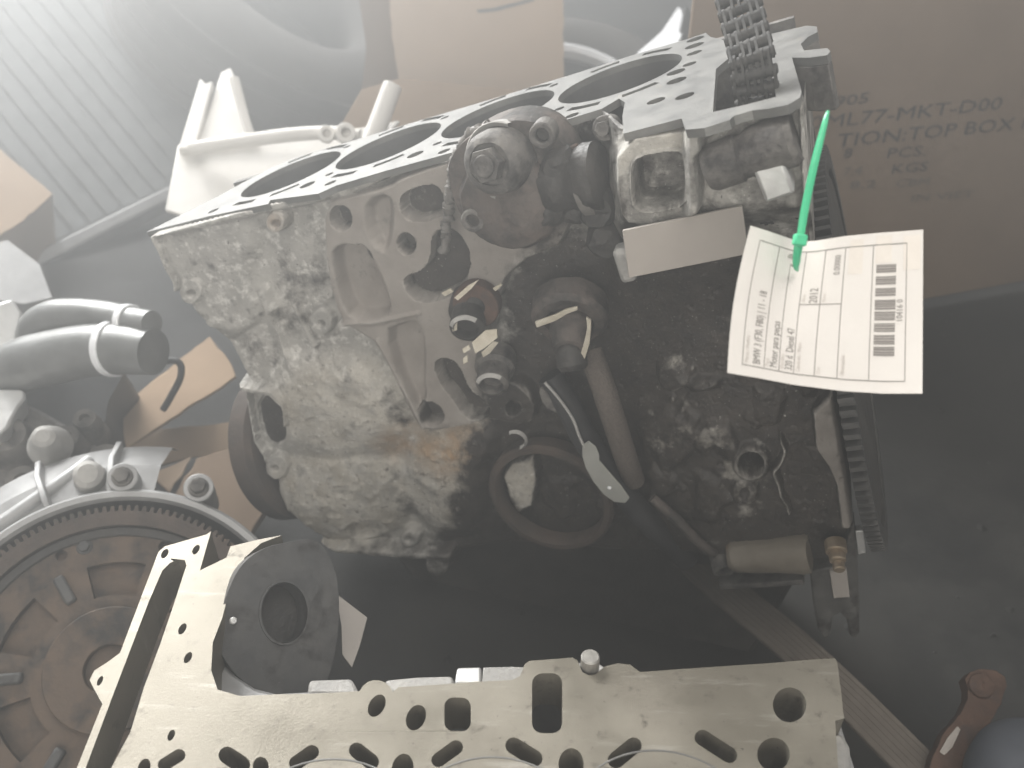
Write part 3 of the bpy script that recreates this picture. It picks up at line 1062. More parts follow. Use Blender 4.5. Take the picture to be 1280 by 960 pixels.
# --- sensor with two pale clips
sfm = sf(712, 398, .092, z=(.02, -1, -.42))
SENS = mk('sensor', roughen(lathe(sfm, dens([(.026, -.014), (.026, .0), (.023, .004), (.0165, .005), (.0155, .0), (.0155, -.01)], .002), 56), .0008), M['brown_plate'], BLOCK)
mk('sensor_body', lathe(sfm.sub((0, -.004, 0)), [(.0145, -.01), (.0145, .010), (.0125, .014), (.0115, .02), (.0105, .024), (.0075, .0245), (.0065, .02), (.0001, .02)], 36), M['brown_plate'], SENS)
mk('sensor_plug', lathe(sf(712, 432, .105, z=(.0, -.6, -1)), [(.0095, -.012), (.0105, 0), (.0105, .014), (.008, .017), (.0001, .017)], 28), M['black_cast'], SENS)
for pts in ([(669, 402), (694, 393), (708, 386), (722, 383), (722, 387), (709, 392), (696, 400), (671, 409)], [(733, 396), (739, 400), (739, 412), (737, 430), (731, 449), (725, 446), (731, 424), (734, 410)]):
    f = sf(pts[0][0], pts[0][1], .112)
    loc = [f.inv(P_(u, v, .112)) for u, v in pts]
    mk('retaining_clip', prism(f, [(p[0], p[1]) for p in loc], [], -.0012, .0008), M['foil'], SENS, bevel=.0003)

# --- braided hose running down behind the strap
hp = curve_pts([P_(738, 440, .088), P_(752, 478, .1), P_(764, 515, .102), P_(780, 565, .094), P_(792, 600, .08)], 20)
mk('braided_hose', tube(hp, .0085, 20), M['hose'], BLOCK)
ribs = []
for k in range(4, len(hp) - 2, 1):
    pass
mk('black_pipe', tube(curve_pts([P_(688, 470, .084), P_(712, 510, .088), P_(745, 570, .088), P_(800, 640, .08), P_(860, 700, .07)], 10), .010, 18), M['black_rubber'], BLOCK)
# --- wire with grey metal strap end
mk('bent_wire', tube(curve_pts([P_(681, 478, .098), P_(700, 500, .1), P_(716, 524, .102), P_(724, 545, .102), P_(731, 560, .104)], 10), .0011, 8), M['alu_raw'], BLOCK)
st_pts = [(728, 556), (736, 551), (745, 558), (749, 568), (749, 575), (762, 590), (776, 606), (787, 622), (782, 628), (768, 627), (755, 618), (742, 602), (732, 584), (728, 570)]
f = sf(750, 590, .104)
loc = [tuple(f.inv(P_(u, v, .104))[:2]) for u, v in st_pts]
hc = f.inv(P_(762, 609, .104))
STR = mk('strap_end', prism(f, loc, [circ(hc[0], hc[1], .0016, 12)], -.0005, .0006), M['strap_metal'], BLOCK, bevel=.0003)
mk('strap_rivet', cyl(f.sub((hc[0], hc[1], .0006)), .0015, -.001, .0012, 14), M['chrome'], STR)
ct = [(676, 484), (684, 490), (694, 505), (701, 512), (696, 516), (684, 510), (677, 500), (674, 490)]
f = sf(686, 498, .094)
mk('clip_tab', prism(f, [tuple(f.inv(P_(u, v, .094))[:2]) for u, v in ct], [], -.003, .001), M['grey_cast'], BLOCK, bevel=.0008)
f = sf(646, 549, .082)
mk('bright_crescent', lathe(f, [(.0062, 0), (.0075, .003), (.0088, 0), (.0075, -.002), (.0062, 0)], 24, -1.5, 2.0), M['alu_raw'], BLOCK)

# --- large brown hoop
hc = sf(690, 618, .075, z=(-.05, -1, .05))
mk('hoop_gasket', lathe(hc, [(.0520, -.006), (.0520, .006), (.0500, .0085), (.0455, .0085), (.0440, .006), (.0440, -.006), (.0520, -.006)], 72), M['rustring'], BLOCK)
# --- bright seam strip (pipe edge) on the lower right
mk('oil_pipe', tube(curve_pts([P_(815, 622, .09), P_(845, 648, .092), P_(872, 676, .092), P_(893, 692, .09)], 10), .0038, 12), M['brown_plate'], BLOCK)
mk('pipe_end', join(ring(sf(904, 706, .09, z=(.3, -1, -.4)), .009, .0045, -.01, .006, 26)), M['grey_cast'], BLOCK)
# --- pale starter-side tube
ta = BF.sub(sd(918, 694, .088), (0, 0, 1), (1, -.05, .02))
mk('pale_tube', roughen(lathe(ta, dens([(.0001, -.004), (.011, -.004), (.0135, .0), (.014, .03), (.0155, .05), (.0145, .056), (.0001, .056)]), 44), .0012, 60), M['cream_pipe'], BLOCK)
mk('tube_foot', box(sf(955, 722, .085, x=(1, 0, .03)), -.034, .03, -.0025, .0025, -.02, .008), M['grey_cast'], BLOCK, bevel=.0008)
# --- gearbox flange with forked foot
fk = [(1012, 712), (1046, 706), (1068, 650), (1072, 700), (1074, 748), (1074, 790), (1069, 796), (1062, 792), (1058, 772), (1050, 764), (1041, 768), (1038, 792), (1030, 796), (1022, 784), (1016, 750)]
f = sf(1045, 740, .098)
mk('forked_foot', prism(f, [tuple(f.inv(P_(u, v, .098))[:2]) for u, v in fk], [], -.012, .002), M['fork'], BLOCK, bevel=.0016)
lp_ = [(1037, 712), (1058, 709), (1062, 744), (1042, 746)]
mk('pale_pad', prism(f, [tuple(f.inv(P_(u, v, .101))[:2]) for u, v in lp_], [], .0, .005), M['label_plate'], BLOCK, bevel=.0006)
tb = [(1069, 660), (1079, 660), (1082, 688), (1073, 690)]
mk('side_tab', prism(f, [tuple(f.inv(P_(u, v, .095))[:2]) for u, v in tb], [], -.006, .0), M['alu_bright'], BLOCK, bevel=.0006)
fb = sf(1045, 686, .104, z=(.05, -1, -.3))
mk('flange_screw', join(cyl(fb, .0075, -.006, .003, 24), cyl(fb.sub((0, -.002, .003)), .0058, 0, .006, 20), cyl(fb.sub((0, -.004, .009)), .0042, 0, .006, 18)), M['brass'], BLOCK, bevel=.0004)
# --- oil pan in the dark below
mk('oil_pan', prism(BF.sub((0, 0, 0), (1, 0, 0), (0, -1, 0)), [(-.30, -.33), (.10, -.33), (.09, -.42), (.03, -.52), (-.2, -.50), (-.28, -.42)], [], -.05, .035), M['black_cast'], BLOCK, bevel=.006)

# --- toothed flywheel at the timing end, seen edge on
FWc = sd(985, 470, .0)


def toothed_disc(fr, r, w, nt, mat_, parent, dia=.006):
    a = 2 * math.pi / nt
    out = []
    for i in range(nt):
        for da, rr_ in ((0, r - dia), (.3, r - dia), (.42, r), (.78, r), (.9, r - dia)):
            t = (i + da) * a
            out.append((rr_ * math.cos(t), rr_ * math.sin(t)))
    return mk('ring_gear', prism(fr, out, [circ(0, 0, r - .016, 60)], 0, w), mat_, parent, bevel=0, smooth=20)


fwf = BF.sub((.1535, -.03, -.215), (0, 0, 1), (1, 0, 0))
toothed_disc(fwf, .140, .009, 120, M['dark_steel'], BLOCK)
mk('flywheel_disc', lathe(fwf, [(.0001, .001), (.118, .001), (.1235, .002), (.1235, .006), (.118, .008), (.0001, .008)], 80), M['black_cast'], BLOCK)
# --- brown pulley at the far left end
pf2 = BF.sub((-.352, -.005, -.246), (0, 0, 1), (1, 0, 0))
mk('crank_pulley', lathe(pf2, [(.0001, -.03), (.06, -.024), (.074, -.022), (.074, -.004), (.069, 0), (.03, .002), (.0001, .002)], 64), M['rustring'], BLOCK)

# ------------------------------------------------------------------ timing chain
ch_path = [BF.pt((.140, -.122, -.07)), BF.pt((.140, -.122, -.012)), W(942, 84, .441), W(934, 45, .447), W(924, 5, .454), W(913, -45, .462), W(900, -95, .47)]
cpts = curve_pts(ch_path, 60)
seg = np.concatenate([[0], np.cumsum(np.linalg.norm(np.diff(cpts, axis=0), axis=1))])
PITCHC = .0080
CHAIN = thing('timing_chain', 'dark roller timing chain rising out of the slot in the block', 'chain', Fr(ch_path[0], (1, 0, 0), (0, 1, 0), (0, 0, 1)))
nl = int(seg[-1] / PITCHC) - 1
wide = unit(BF.x * .93 - BF.y * .05)


def at_len(d):
    return np.array([np.interp(d, seg, cpts[:, k]) for k in range(3)])


def link_plate(n=8):
    """eight-shaped outline, pitch along x"""
    r_, p = .0036, PITCHC
    pts = []
    for i in range(n + 1):
        t = -math.pi / 2 + math.pi * i / n
        pts.append((p + r_ * math.cos(t), r_ * math.sin(t)))
    pts.append((p / 2, .0024))
    for i in range(n + 1):
        t = math.pi / 2 + math.pi * i / n
        pts.append((r_ * math.cos(t), r_ * math.sin(t)))
    pts.append((p / 2, -.0024))
    return pts


for i in range(nl):
    a, b = at_len(i * PITCHC), at_len((i + 1) * PITCHC)
    x = unit(b - a)
    z = unit(wide - x * (wide @ x))
    fr = Fr(a, x, np.cross(z, x), z)
    offs = (.0034, .0100, -.0034, -.0100) if i % 2 else (.0050, .0084, -.0050, -.0084)
    parts = [prism(fr, link_plate(), [], o - .0007, o + .0007) for o in offs]
    parts.append(cyl(fr, .0026, -.0114, .0114, 12, .0004))
    for c in (.0067, -.0067):
        parts.append(cyl(fr.sub((0, 0, c)), .0031, -.0012, .0012, 12, .0002))
    parts.append(prism(fr, link_plate(), [], -.0007, .0007) if i % 2 else cyl(fr, .0031, -.003, .003, 12, .0002))
    mk('link', join(*parts), M['dark_steel'], CHAIN, smooth=40)

# ------------------------------------------------------------------ paper tag and green cable tie
TAGZ = .405


def tag_px(a, b):
    top = np.array([np.interp(a, [0, .10, .22, .30, .45, .7, 1], [938, 958, 984, 1000, 1035, 1088, 1154]), np.interp(a, [0, .10, .22, .30, .38, .55, .75, 1], [282, 288, 297, 302, 301, 295, 291, 287])])
    bot = np.array([np.interp(a, [0, .35, .7, 1], [909, 992, 1080, 1153]), np.interp(a, [0, .15, .35, .6, .8, 1], [466, 472, 481, 489, 492, 492])])
    p = top * (1 - b) + bot * b
    p[0] -= 6 * math.sin(math.pi * b) * (1 - a) ** 2
    return p


def tag_pt(a, b, lift=0.0):
    p = tag_px(a, b)
    # sheet bows: left and bottom edge curl towards the viewer, top is pinched back by the tie
    Z = TAGZ - .012 * (1 - a) ** 2 + .010 * math.exp(-((a - .27) / .14) ** 2) * (1 - b) ** 1.5 - .010 * b * b + .004 * math.sin(3.0 * a)
    return W(p[0], p[1], Z - lift)


TAG = thing('paper_tag', 'white printed paper tag with barcode hanging on the green cable tie', 'tag', Fr(tag_pt(.5, 1), (1, 0, 0), (0, 1, 0), (0, 0, 1)))
mk('paper_sheet', sheet(tag_pt, 40, 36, .0005, -ray(1030, 390)), M['paper'], TAG, smooth=60)


def on_tag(vf, name, mat_, lift=.0003):
    v, f = vf
    P = np.array([tag_pt(x, y, lift) for x, y in v[:, :2]])
    return mk(name, (P, f), mat_, TAG, smooth=0)


def strip_ab(a0, a1, b0, b1, na=2, nb=2):
    v = np.array([(a0 + (a1 - a0) * i / (na - 1), b0 + (b1 - b0) * j / (nb - 1), 0) for i in range(na) for j in range(nb)])
    return v, grid_faces(na, nb)


cols = [.077, .19, .268, .345, .448, .562, .722, .909]
rules = [strip_ab(c - .0018, c + .0018, .075 if c not in (.268,) else .17, .925, 2, 24) for c in cols]
rules += [strip_ab(cols[0], cols[-1], .072, .078, 30, 2), strip_ab(cols[0], cols[-1], .922, .928, 30, 2), strip_ab(cols[3], cols[5], .438, .443, 12, 2)]
on_tag(join(*rules), 'ruled_lines', M['print'])


def tag_text(s, a, b, b_end, size, mat_, name='printed_text'):
    v, f = text_verts(s, 1.0)
    # reads upwards: along -b from b to b_end, the letters' up points to -a
    w = v[:, 0].max()
    P = np.stack([a - v[:, 1] * size, b - v[:, 0] / w * (b - b_end), 0 * v[:, 0]], -1)
    on_tag((P, f), name, mat_, .0004)


tag_text('Marca / Modelo', .108, .905, .72, .030, M['print_faint'])
tag_text('BMW 3 (F30, F80) | 11 - 18', .168, .905, .40, .056, M['print'])
tag_text('Peça', .214, .905, .85, .028, M['print_faint'])
tag_text('Motor para peças', .256, .905, .58, .056, M['print'])
tag_text('Versão', .292, .905, .80, .028, M['print_faint'])
tag_text('320 d  Diesel 47', .336, .905, .61, .056, M['print'])
tag_text('Cilindrada / Motor', .376, .905, .70, .030, M['print_faint'])
tag_text('Ano', .372, .425, .37, .028, M['print_faint'])
tag_text('2012', .432, .432, .33, .060, M['print'])
tag_text('Kms', .476, .425, .37, .028, M['print_faint'])
tag_text('Cor', .476, .905, .86, .028, M['print_faint'])
tag_text('0.00000', .540, .25, .12, .052, M['print'])
tag_text('Observações', .598, .905, .77, .034, M['print_faint'])
tag_text('10416 0', .892, .56, .42, .050, M['print'])
bars = []
bb = .20
rb = random.Random(3)
for g in range(8):
    t = .20 + g * .073
    k = 0.0
    while k < .052:
        w = rb.choice([.006, .009, .013])
        bars.append(strip_ab(.742, .852, t + k, t + k + w, 8, 2))
        k += w + rb.choice([.0025, .004])
on_tag(join(*bars), 'barcode', M['print'])
for a0, a1, b0, b1 in ((.585, .665, .03, .25), (.735, .825, .02, .19), (.89, .985, .03, .24)):
    on_tag(strip_ab(a0, a1, b0, b1, 8, 8), 'pale_patch', M['beige_patch'], .0002)  # pale beige rectangles laid on the sheet
mk('eyelet', ring(axis_frame(tag_pt(.268, .145, .0004), -ray(996, 330)), .0030, .0017, -.001, .0006, 22), M['steel'], TAG)

TIE = thing('cable_tie', 'green nylon cable tie standing up from the paper tag', 'cable tie', Fr(W(1000, 302, .39), (1, 0, 0), (0, 1, 0), (0, 0, 1)))


def ribbon(pts, widths, th, name, mat_, parent):
    """flat strap facing the viewer side, through world points"""
    P = curve_pts(pts, 8)
    m_ = len(P)
    wv = np.interp(np.linspace(0, 1, m_), np.linspace(0, 1, len(widths)), widths)
    T = np.gradient(P, axis=0)
    v, f = [], []
    for i in range(m_):
        t = unit(T[i])
        nrm = unit(-unit(P[i] - CAM) + V(.35, 0, .1))
        x = unit(np.cross(t, nrm))
        n_ = np.cross(x, t)
        for sx, sz in ((-1, 0), (-.6, 1), (.6, 1), (1, 0), (.6, -1), (-.6, -1)):
            v.append(P[i] + x * sx * wv[i] / 2 + n_ * sz * th / 2)
    for i in range(m_ - 1):
        for k in range(6):
            l = (k + 1) % 6
            f.append((i * 6 + k, i * 6 + l, i * 6 + 6 + l, i * 6 + 6 + k))
    f += [tuple(range(6)), tuple((m_ - 1) * 6 + k for k in range(6))]
    return mk(name, (np.array(v), f), mat_, parent, smooth=50)


ribbon([W(1000, 300, .388), W(1006, 262, .386), W(1018, 205, .385), W(1030, 158, .386), W(1035, 139, .387)], [.0034, .0036, .0036, .0034, .0026, .0014], .0013, 'strap', M['green'], TIE)
hd = axis_frame(W(1000, 299, .387), unit(W(1006, 262, .386) - W(1000, 299, .387)), (1, 0, 0))
mk('head', join(box(hd, -.0028, .0028, -.0024, .0024, -.003, .0022)), M['green'], TIE, bevel=.0009)
ribbon([W(999, 302, .389), W(997, 314, .391), W(996, 324, .394), W(996, 333, .398), W(997, 336, .404)], [.0040, .0040, .0038, .003], .0013, 'loop', M['green'], TIE)

# ------------------------------------------------------------------ front engine block (deck up)
DZ = CAMZ - .405
FF = Fr((0, 0, DZ), (1, 0, 0), (0, 1, 0), (0, 0, 1))
FRONT = thing('engine_block', 'pale machined engine block lying in front with its deck facing up', 'engine block', Fr((0.02, .22, 0), (1, 0, 0), (0, 1, 0), (0, 0, 1)))


def fd(u, v, z=0.0):
    return tuple(FF.hit(u, v, 2, z)[:2])


def fpoly(pts, sm=0):
    p = [fd(*q) for q in pts]
    return [tuple(q) for q in smooth_poly(p, sm)] if sm else p


arc1 = [(470 + 22 * math.cos(a), 872 + 22 * math.sin(a)) for a in np.linspace(math.pi * 1.12, math.pi * 1.9, 8)]
fo = [(90, 975), (128, 880), (118, 862), (112, 850), (118, 838), (134, 828), (150, 816), (198, 690), (206, 683), (258, 668), (264, 664), (258, 684), (250, 713), (283, 697), (288, 683), (320, 675), (352, 669), (326, 679), (306, 697), (290, 725), (278, 772), (266, 803), (264, 838), (272, 862), (300, 870), (345, 868), (390, 867), (446, 864)] + arc1 + [(498, 859), (560, 855), (600, 852), (640, 850), (650, 845), (656, 830), (662, 826), (716, 822), (722, 826), (728, 840), (736, 844), (744, 843), (756, 833), (772, 829), (788, 831), (800, 840), (870, 835), (960, 829), (1020, 824), (1044, 823), (1047, 830), (1052, 870), (1055, 898), (1044, 901), (1047, 950), (1052, 1010), (1060, 1180), (60, 1180)]
fout = [fd(*p) for p in fo]
fh = []
fh.append(fpoly([(203, 713), (212, 704), (222, 699), (231, 700), (233, 707), (219, 750), (200, 806), (180, 859), (163, 915), (139, 960), (124, 990), (95, 990), (107, 960), (145, 859), (186, 752)]))
for u, v, ru, rv, rot in ((206, 692, 4.5, 6, .4), (245, 687, 4.5, 6, .4), (228, 786, 5, 7, .4), (235, 822, 5, 7, .4), (214, 919, 4.5, 7, .3), (125, 851, 3.5, 6, .4), (471, 882, 11, 14, .3), (520, 897, 12.5, 16, .2), (987, 881, 21, 22, 0), (967, 943, 20.5, 21, 0), (503, 962, 14, 20, .1), (714, 956, 16, 21, .0), (180, 960, 8, 12, .2), (326, 958, 10, 12, 0)):
    c = [(u + (ru * math.cos(a)) * math.cos(rot) - rv * math.sin(a) * math.sin(rot) * -1 * -1, v + ru * math.cos(a) * math.sin(rot) * -1 * -1 * 0 + rv * math.sin(a)) for a in np.linspace(0, 2 * math.pi, 25)[:-1]]
    fh.append([fd(*p) for p in c])


def pslot(x0, y0, x1, y1, w):
    return [fd(*p) for p in slot((x0, y0), (x1, y1), w, 7)]


for rr_ in ((562, 880, 8, 616, 0),):
    pass
fh.append([fd(*p) for p in roundrect(572, 893, 33, 42, 11)])
fh.append([fd(*p) for p in roundrect(684, 879, 38, 75, 13)])
for s_ in ((446, 938, 464, 952, 10), (548, 950, 570, 934, 9), (642, 932, 668, 948, 10.5), (770, 950, 792, 932, 10.5), (878, 922, 912, 944, 10), (284, 944, 302, 956, 11), (205, 956, 224, 944, 8), (370, 954, 390, 940, 9)):
    fh.append(pslot(*s_))
# cylinder bores below the frame
for c in ((835, 1062), (613, 1072), (395, 1075)):
    q = fd(*c)
    fh.append(circ(q[0], q[1], .0405, 56))
fh = clear_holes(fout, fh)
mk('deck_face', prism(FF, fout, fh, -.028, 0), M['machined_front'], FRONT, bevel=.0011)
for c in ((835, 1062), (613, 1072), (395, 1075)):
    q = fd(*c)
    f = FF.sub((q[0], q[1], 0))
    mk('cylinder_bore', ring(f, .044, .0407, -.12, -.001, 48), M['bore'], FRONT)
    mk('bore_ring', ring(f, .0500, .0490, -.0005, .00035, 60), M['machined'], FRONT)
# body below the deck: walls following the outline, stepped in
inner = np.array(fout)


def inset(poly, d):
    p = np.array(poly)
    a, b = np.roll(p, 1, 0), np.roll(p, -1, 0)
    t = b - a
    t /= np.linalg.norm(t, axis=1)[:, None] + 1e-9
    nrm = np.stack([-t[:, 1], t[:, 0]], -1)
    area_ = .5 * np.sum(p[:, 0] * np.roll(p[:, 1], -1) - np.roll(p[:, 0], -1) * p[:, 1])
    return [tuple(x) for x in (p + nrm * d * (1 if area_ > 0 else -1))]


mk('body', prism(FF, [fd(*p) for p in [(300, 880), (446, 880), (640, 868), (800, 860), (1040, 850), (1044, 960), (1055, 1180), (330, 1180)]], [], -.25, -.1), M['grey_cast'], FRONT)
mk('back_wall', prism(FF, [fd(*p) for p in [(300, 872), (446, 868), (640, 853), (800, 843), (1036, 828), (1037, 838), (640, 862), (446, 876), (300, 880)]], [], -.2, -.06), M['alu_raw'], FRONT)
mk('end_wall', prism(FF, [fd(*p) for p in [(1032, 835), (1043, 832), (1050, 900), (1056, 1180), (1046, 1180), (1040, 900)]], [], -.2, -.0145), M['grey_cast'], FRONT)
# raised casting seen behind the deck edge
for pts, z0, z1, mt in (([(384, 866), (386, 850), (440, 848), (450, 866)], -.05, -.0285, 'alu_raw'), ([(486, 866), (480, 850), (520, 846), (566, 845), (572, 862)], -.05, -.0285, 'alu_raw'), ([(602, 862), (604, 834), (640, 833), (662, 834), (668, 860)], -.05, -.0285, 'alu_raw')):
    mk('rim_casting', prism(FF, [fd(*p, z1) for p in pts], [], z0, z1), M[mt], FRONT, bevel=.002)
mk('pale_rib', prism(FF, [fd(*p, -.0008) for p in [(568, 854), (571, 834), (602, 833), (602, 853)]], [], -.035, -.0008), M['alu_bright'], FRONT, bevel=.0015)
mk('end_lug', prism(FF, [fd(*p) for p in [(1046, 903), (1060, 898), (1070, 915), (1075, 1000), (1052, 1000)]], [], -.06, -.012), M['alu_raw'], FRONT, bevel=.003)
mk('end_edge', prism(FF, [fd(*p) for p in [(1047, 832), (1052, 850), (1072, 910), (1092, 970), (1080, 975), (1060, 905)]], [], -.08, -.02), M['alu_dull'], FRONT, bevel=.002)
# dowel standing at the notch
q = fd(738, 838)
dwl = FF.sub((q[0], q[1] + .004, -.006))
mk('dowel_pin', cyl(dwl, .0052, -.03, .013, 28, .0008), M['steel'], FRONT)
mk('dowel_seat', lathe(FF.sub((q[0], q[1] + .002, -.010)), [(.0001, -.03), (.0115, -.03), (.0115, 0), (.0001, .0005)], 28), M['alu_raw'], FRONT)
# tunnel below the long slot, and the curved wall of the bay
tun = [(150, 816), (198, 695), (206, 690), (246, 690), (240, 715), (215, 790), (180, 900), (140, 985), (92, 985)]
mk('tunnel_floor', prism(FF, [fd(*p) for p in tun], [], -.12, -.055), M['grey_cast'], FRONT)
ledge = [(262, 806), (272, 810), (280, 826), (296, 844), (318, 858), (345, 865), (400, 862), (440, 858), (446, 880), (345, 890), (280, 885), (258, 850)]
mk('bay_ledge', prism(FF, [fd(*p, -.0285) for p in ledge], [], -.06, -.0285), M['alu_dull'], FRONT, bevel=.003)
# dark end plate with the seal bore, standing behind the bay
ep_o = W(350, 765, .535)
ez = unit(C2W @ V(.50, -.28, -.82))
ex = unit(np.cross(V(0, 0, 1), ez))
EPF = Fr(ep_o, ex, np.cross(ez, ex), ez)
eo = [(368, 676), (392, 672), (412, 690), (424, 730), (424, 790), (412, 850), (388, 880), (340, 872), (298, 850), (272, 812), (268, 790), (284, 740), (300, 706), (328, 684)]
EPL = thing('end_plate', 'dark grey cast end plate with a large round hole between the two blocks', 'end plate', EPF)


def epp(u, v):
    return tuple(EPF.hit(u, v, 2, 0.0)[:2])


ch = epp(355, 765)
eo2 = [epp(*p) for p in smooth_poly(eo, 2)]
hol = [epp(355 + 29 * math.cos(a), 766 + 38 * math.sin(a)) for a in np.linspace(0, 2 * math.pi, 41)[:-1]]
mk('plate', prism(EPF, eo2, [hol], -.02, 0), M['dark_plate'], EPL, bevel=.002)
hol2 = [epp(355 + 32 * math.cos(a), 766 + 41 * math.sin(a)) for a in np.linspace(0, 2 * math.pi, 41)[:-1]]
mk('bore_lip', prism(EPF, hol2, [hol], -.004, .0012), M['dark_plate'], EPL, bevel=.0004)
mk('bore_back', prism(EPF, hol2, [], -.026, -.021), M['black_cast'], EPL)
sc = epp(291, 776)
mk('screw', cyl(EPF.sub((sc[0], sc[1], 0)), .0022, -.002, .002, 16), M['alu_bright'], EPL)

# scrap of pale sheet in the gap
sp_ = [(420, 742), (459, 772), (450, 806), (440, 834), (428, 818), (427, 780)]
o0 = W(440, 790, .60)
sfr = axis_frame(o0, unit(C2W @ V(.2, -.5, -.8)))
tag(mk('sheet_scrap', prism(sfr, [tuple(sfr.hit(u, v, 2, 0.0)[:2]) for u, v in sp_], [], -.002, 0), M['label_plate']), 'small pale scrap standing in the dark gap beside the end plate', 'scrap')

# ------------------------------------------------------------------ flat belt on the floor
bpts = [W(820, 655, .80), W(900, 730, .74), W(985, 800, .69), W(1060, 870, .655), W(1130, 940, .63), W(1190, 1000, .61)]
BP = curve_pts(bpts, 14)


def belt():
    T = np.gradient(BP, axis=0)
    v, f = [], []
    prof = []
    nr = 7
    for k in range(nr):
        x0 = -.015 + .030 * k / nr
        prof += [(x0, 0), (x0 + .0032, 0), (x0 + .0036, -.0005), (x0 + .0041, -.0005)]
    prof += [(.015, 0), (.015, -.004), (-.015, -.004)]
    m_ = len(prof)
    for i in range(len(BP)):
        t = unit(T[i])
        nn = unit(C2W @ V(.1, -.45, -.9))
        x = unit(np.cross(t, nn))
        n_ = np.cross(x, t)
        for a, b in prof:
            v.append(BP[i] + x * a + n_ * b)
    for i in range(len(BP) - 1):
        for k in range(m_):
            l = (k + 1) % m_
            f.append((i * m_ + k, i * m_ + l, (i + 1) * m_ + l, (i + 1) * m_ + k))
    return np.array(v), f


tag(mk('drive_belt', belt(), M['belt'], smooth=25), 'grey ribbed drive belt running down beside the front block', 'belt')

# ------------------------------------------------------------------ things at the lower right
o0 = W(1205, 905, .62)
rf = axis_frame(o0, unit(C2W @ V(-.15, -.45, -.88)))
RB = thing('rusty_bracket', 'rusty brown iron bracket lying in the lower right corner', 'bracket', rf)
rp_ = [(1204, 842), (1240, 834), (1262, 850), (1250, 880), (1238, 905), (1226, 940), (1206, 1000), (1150, 1000), (1164, 950), (1180, 915), (1202, 890), (1212, 868)]
mk('bracket_plate', prism(rf, wobble([tuple(rf.hit(u, v, 2, 0.0)[:2]) for u, v in smooth_poly(rp_, 1)], .004, .0006), [], -.016, 0), M['rust'], RB, bevel=.003)
mk('worn_patch', prism(rf, [tuple(rf.hit(u, v, 2, 0.0)[:2]) for u, v in [(1184, 922), (1196, 908), (1200, 912), (1190, 934), (1180, 944), (1174, 940)]], [], .0, .0012), M['label_plate'], RB)
mk('bracket_stub', roughen(lathe(rf.sub(tuple(rf.hit(1226, 858, 2, 0.0))), dens([(.009, -.004), (.0085, .002), (.004, .003), (.0001, .001)], .0015), 28), .0014, 140), M['rust'], RB, bevel=.001)
cf = axis_frame(W(1290, 975, .57), unit(C2W @ V(-.25, -.75, -.6)))
tag(mk('canister', lathe(cf, [(.0001, .03), (.016, .029), (.029, .023), (.037, .012), (.040, -.004), (.040, -.09), (.0001, -.09)], 48), M['blue_grey']), 'rounded blue-grey canister top in the lower right corner', 'canister')

# ------------------------------------------------------------------ left: flywheel and bell housing
fc = W(140, 838, .68)
fz = unit(C2W @ V(.22, -.38, -.90))
fx = unit(np.cross(V(0, 0, 1), fz))
FW = Fr(fc, fx, np.cross(fz, fx), fz)
FLY = thing('flywheel', 'dark toothed flywheel leaning at the left edge of the photo', 'flywheel', FW)
R0 = .128
toothed_disc(FW, R0, .010, 130, M['steel'] if False else M['rustring'], FLY, .0045)
kid = []
for k in range(6):
    a = k * math.pi / 3 + .3
    kid.append(arc_slot(0, 0, .070, a - .27, a + .27, .013, 12))
disc_holes = kid + [circ(.1 * math.cos(k * math.pi / 4 + .2), .1 * math.sin(k * math.pi / 4 + .2), .0045, 14) for k in range(8)] + [circ(.033 * math.cos(k * math.pi / 4), .033 * math.sin(k * math.pi / 4), .0045, 14) for k in range(8)]
DISC = mk('disc', prism(FW, circ(0, 0, R0 - .0165, 90), disc_holes, -.004, .004), M['fly_brown'], FLY, bevel=.0012)
mk('back_disc', cyl(FW, R0 - .02, -.02, -.0052, 60), M['fly_brown'], FLY)
mk('hub', ring(FW, .047, .018, -.004, .012, 48), M['fly_brown'], FLY)
mk('rim_step', ring(FW, R0 - .017, R0 - .024, .0, .0065, 90), M['black_cast'], FLY)
for k in range(6):
    a = k * math.pi / 3 + .3 + math.pi / 6
    f = FW.sub((.073 * math.cos(a), .073 * math.sin(a), .004), (math.cos(a), math.sin(a), 0))
    mk('spring_seat', box(f, -.012, .012, -.0042, .0042, -.006, .005), M['dark_plate'], DISC, bevel=.002)
for k in range(6):
    a = k * math.pi / 3 + .55
    f = FW.sub((.100 * math.cos(a), .100 * math.sin(a), .004), (1, 0, 0))
    mk('bolt', join(cyl(f, .0062, -.004, .001, 20), hexa(f, .0046, .001, .004)), M['dark_plate'], DISC, bevel=.0005)

BH = Fr(FW.pt((0, 0, -.01)), fx, np.cross(fz, fx), fz)
HOUSE = thing('bell_housing', 'silver ribbed aluminium bell housing arching over the dark flywheel', 'bell housing', BH)
A0, A1 = .45, 3.35
mk('outer_ring', lathe(BH, [(.136, -.05), (.136, .006), (.1385, .009), (.143, .009), (.146, .004), (.146, -.05), (.136, -.05)], 70, A0, A1), M['alu_dull'], HOUSE)
mk('shell', lathe(BH, [(.146, -.012), (.175, -.020), (.205, -.060), (.215, -.10)], 60, 1.2, A1), M['alu_dull'], HOUSE)
for k in range(6):
    a = 1.42 + k * .33
    f = BH.sub((0, 0, 0), (math.cos(a), math.sin(a), 0))
    mk('rib', prism(f.sub((0, 0, 0), (1, 0, 0), (0, -1, 0)), [(.145, .004), (.152, .004), (.180, -.008), (.208, -.05), (.20, -.07), (.145, -.03)], [], -.0025, .0025), M['alu_dull'], HOUSE, bevel=.001)
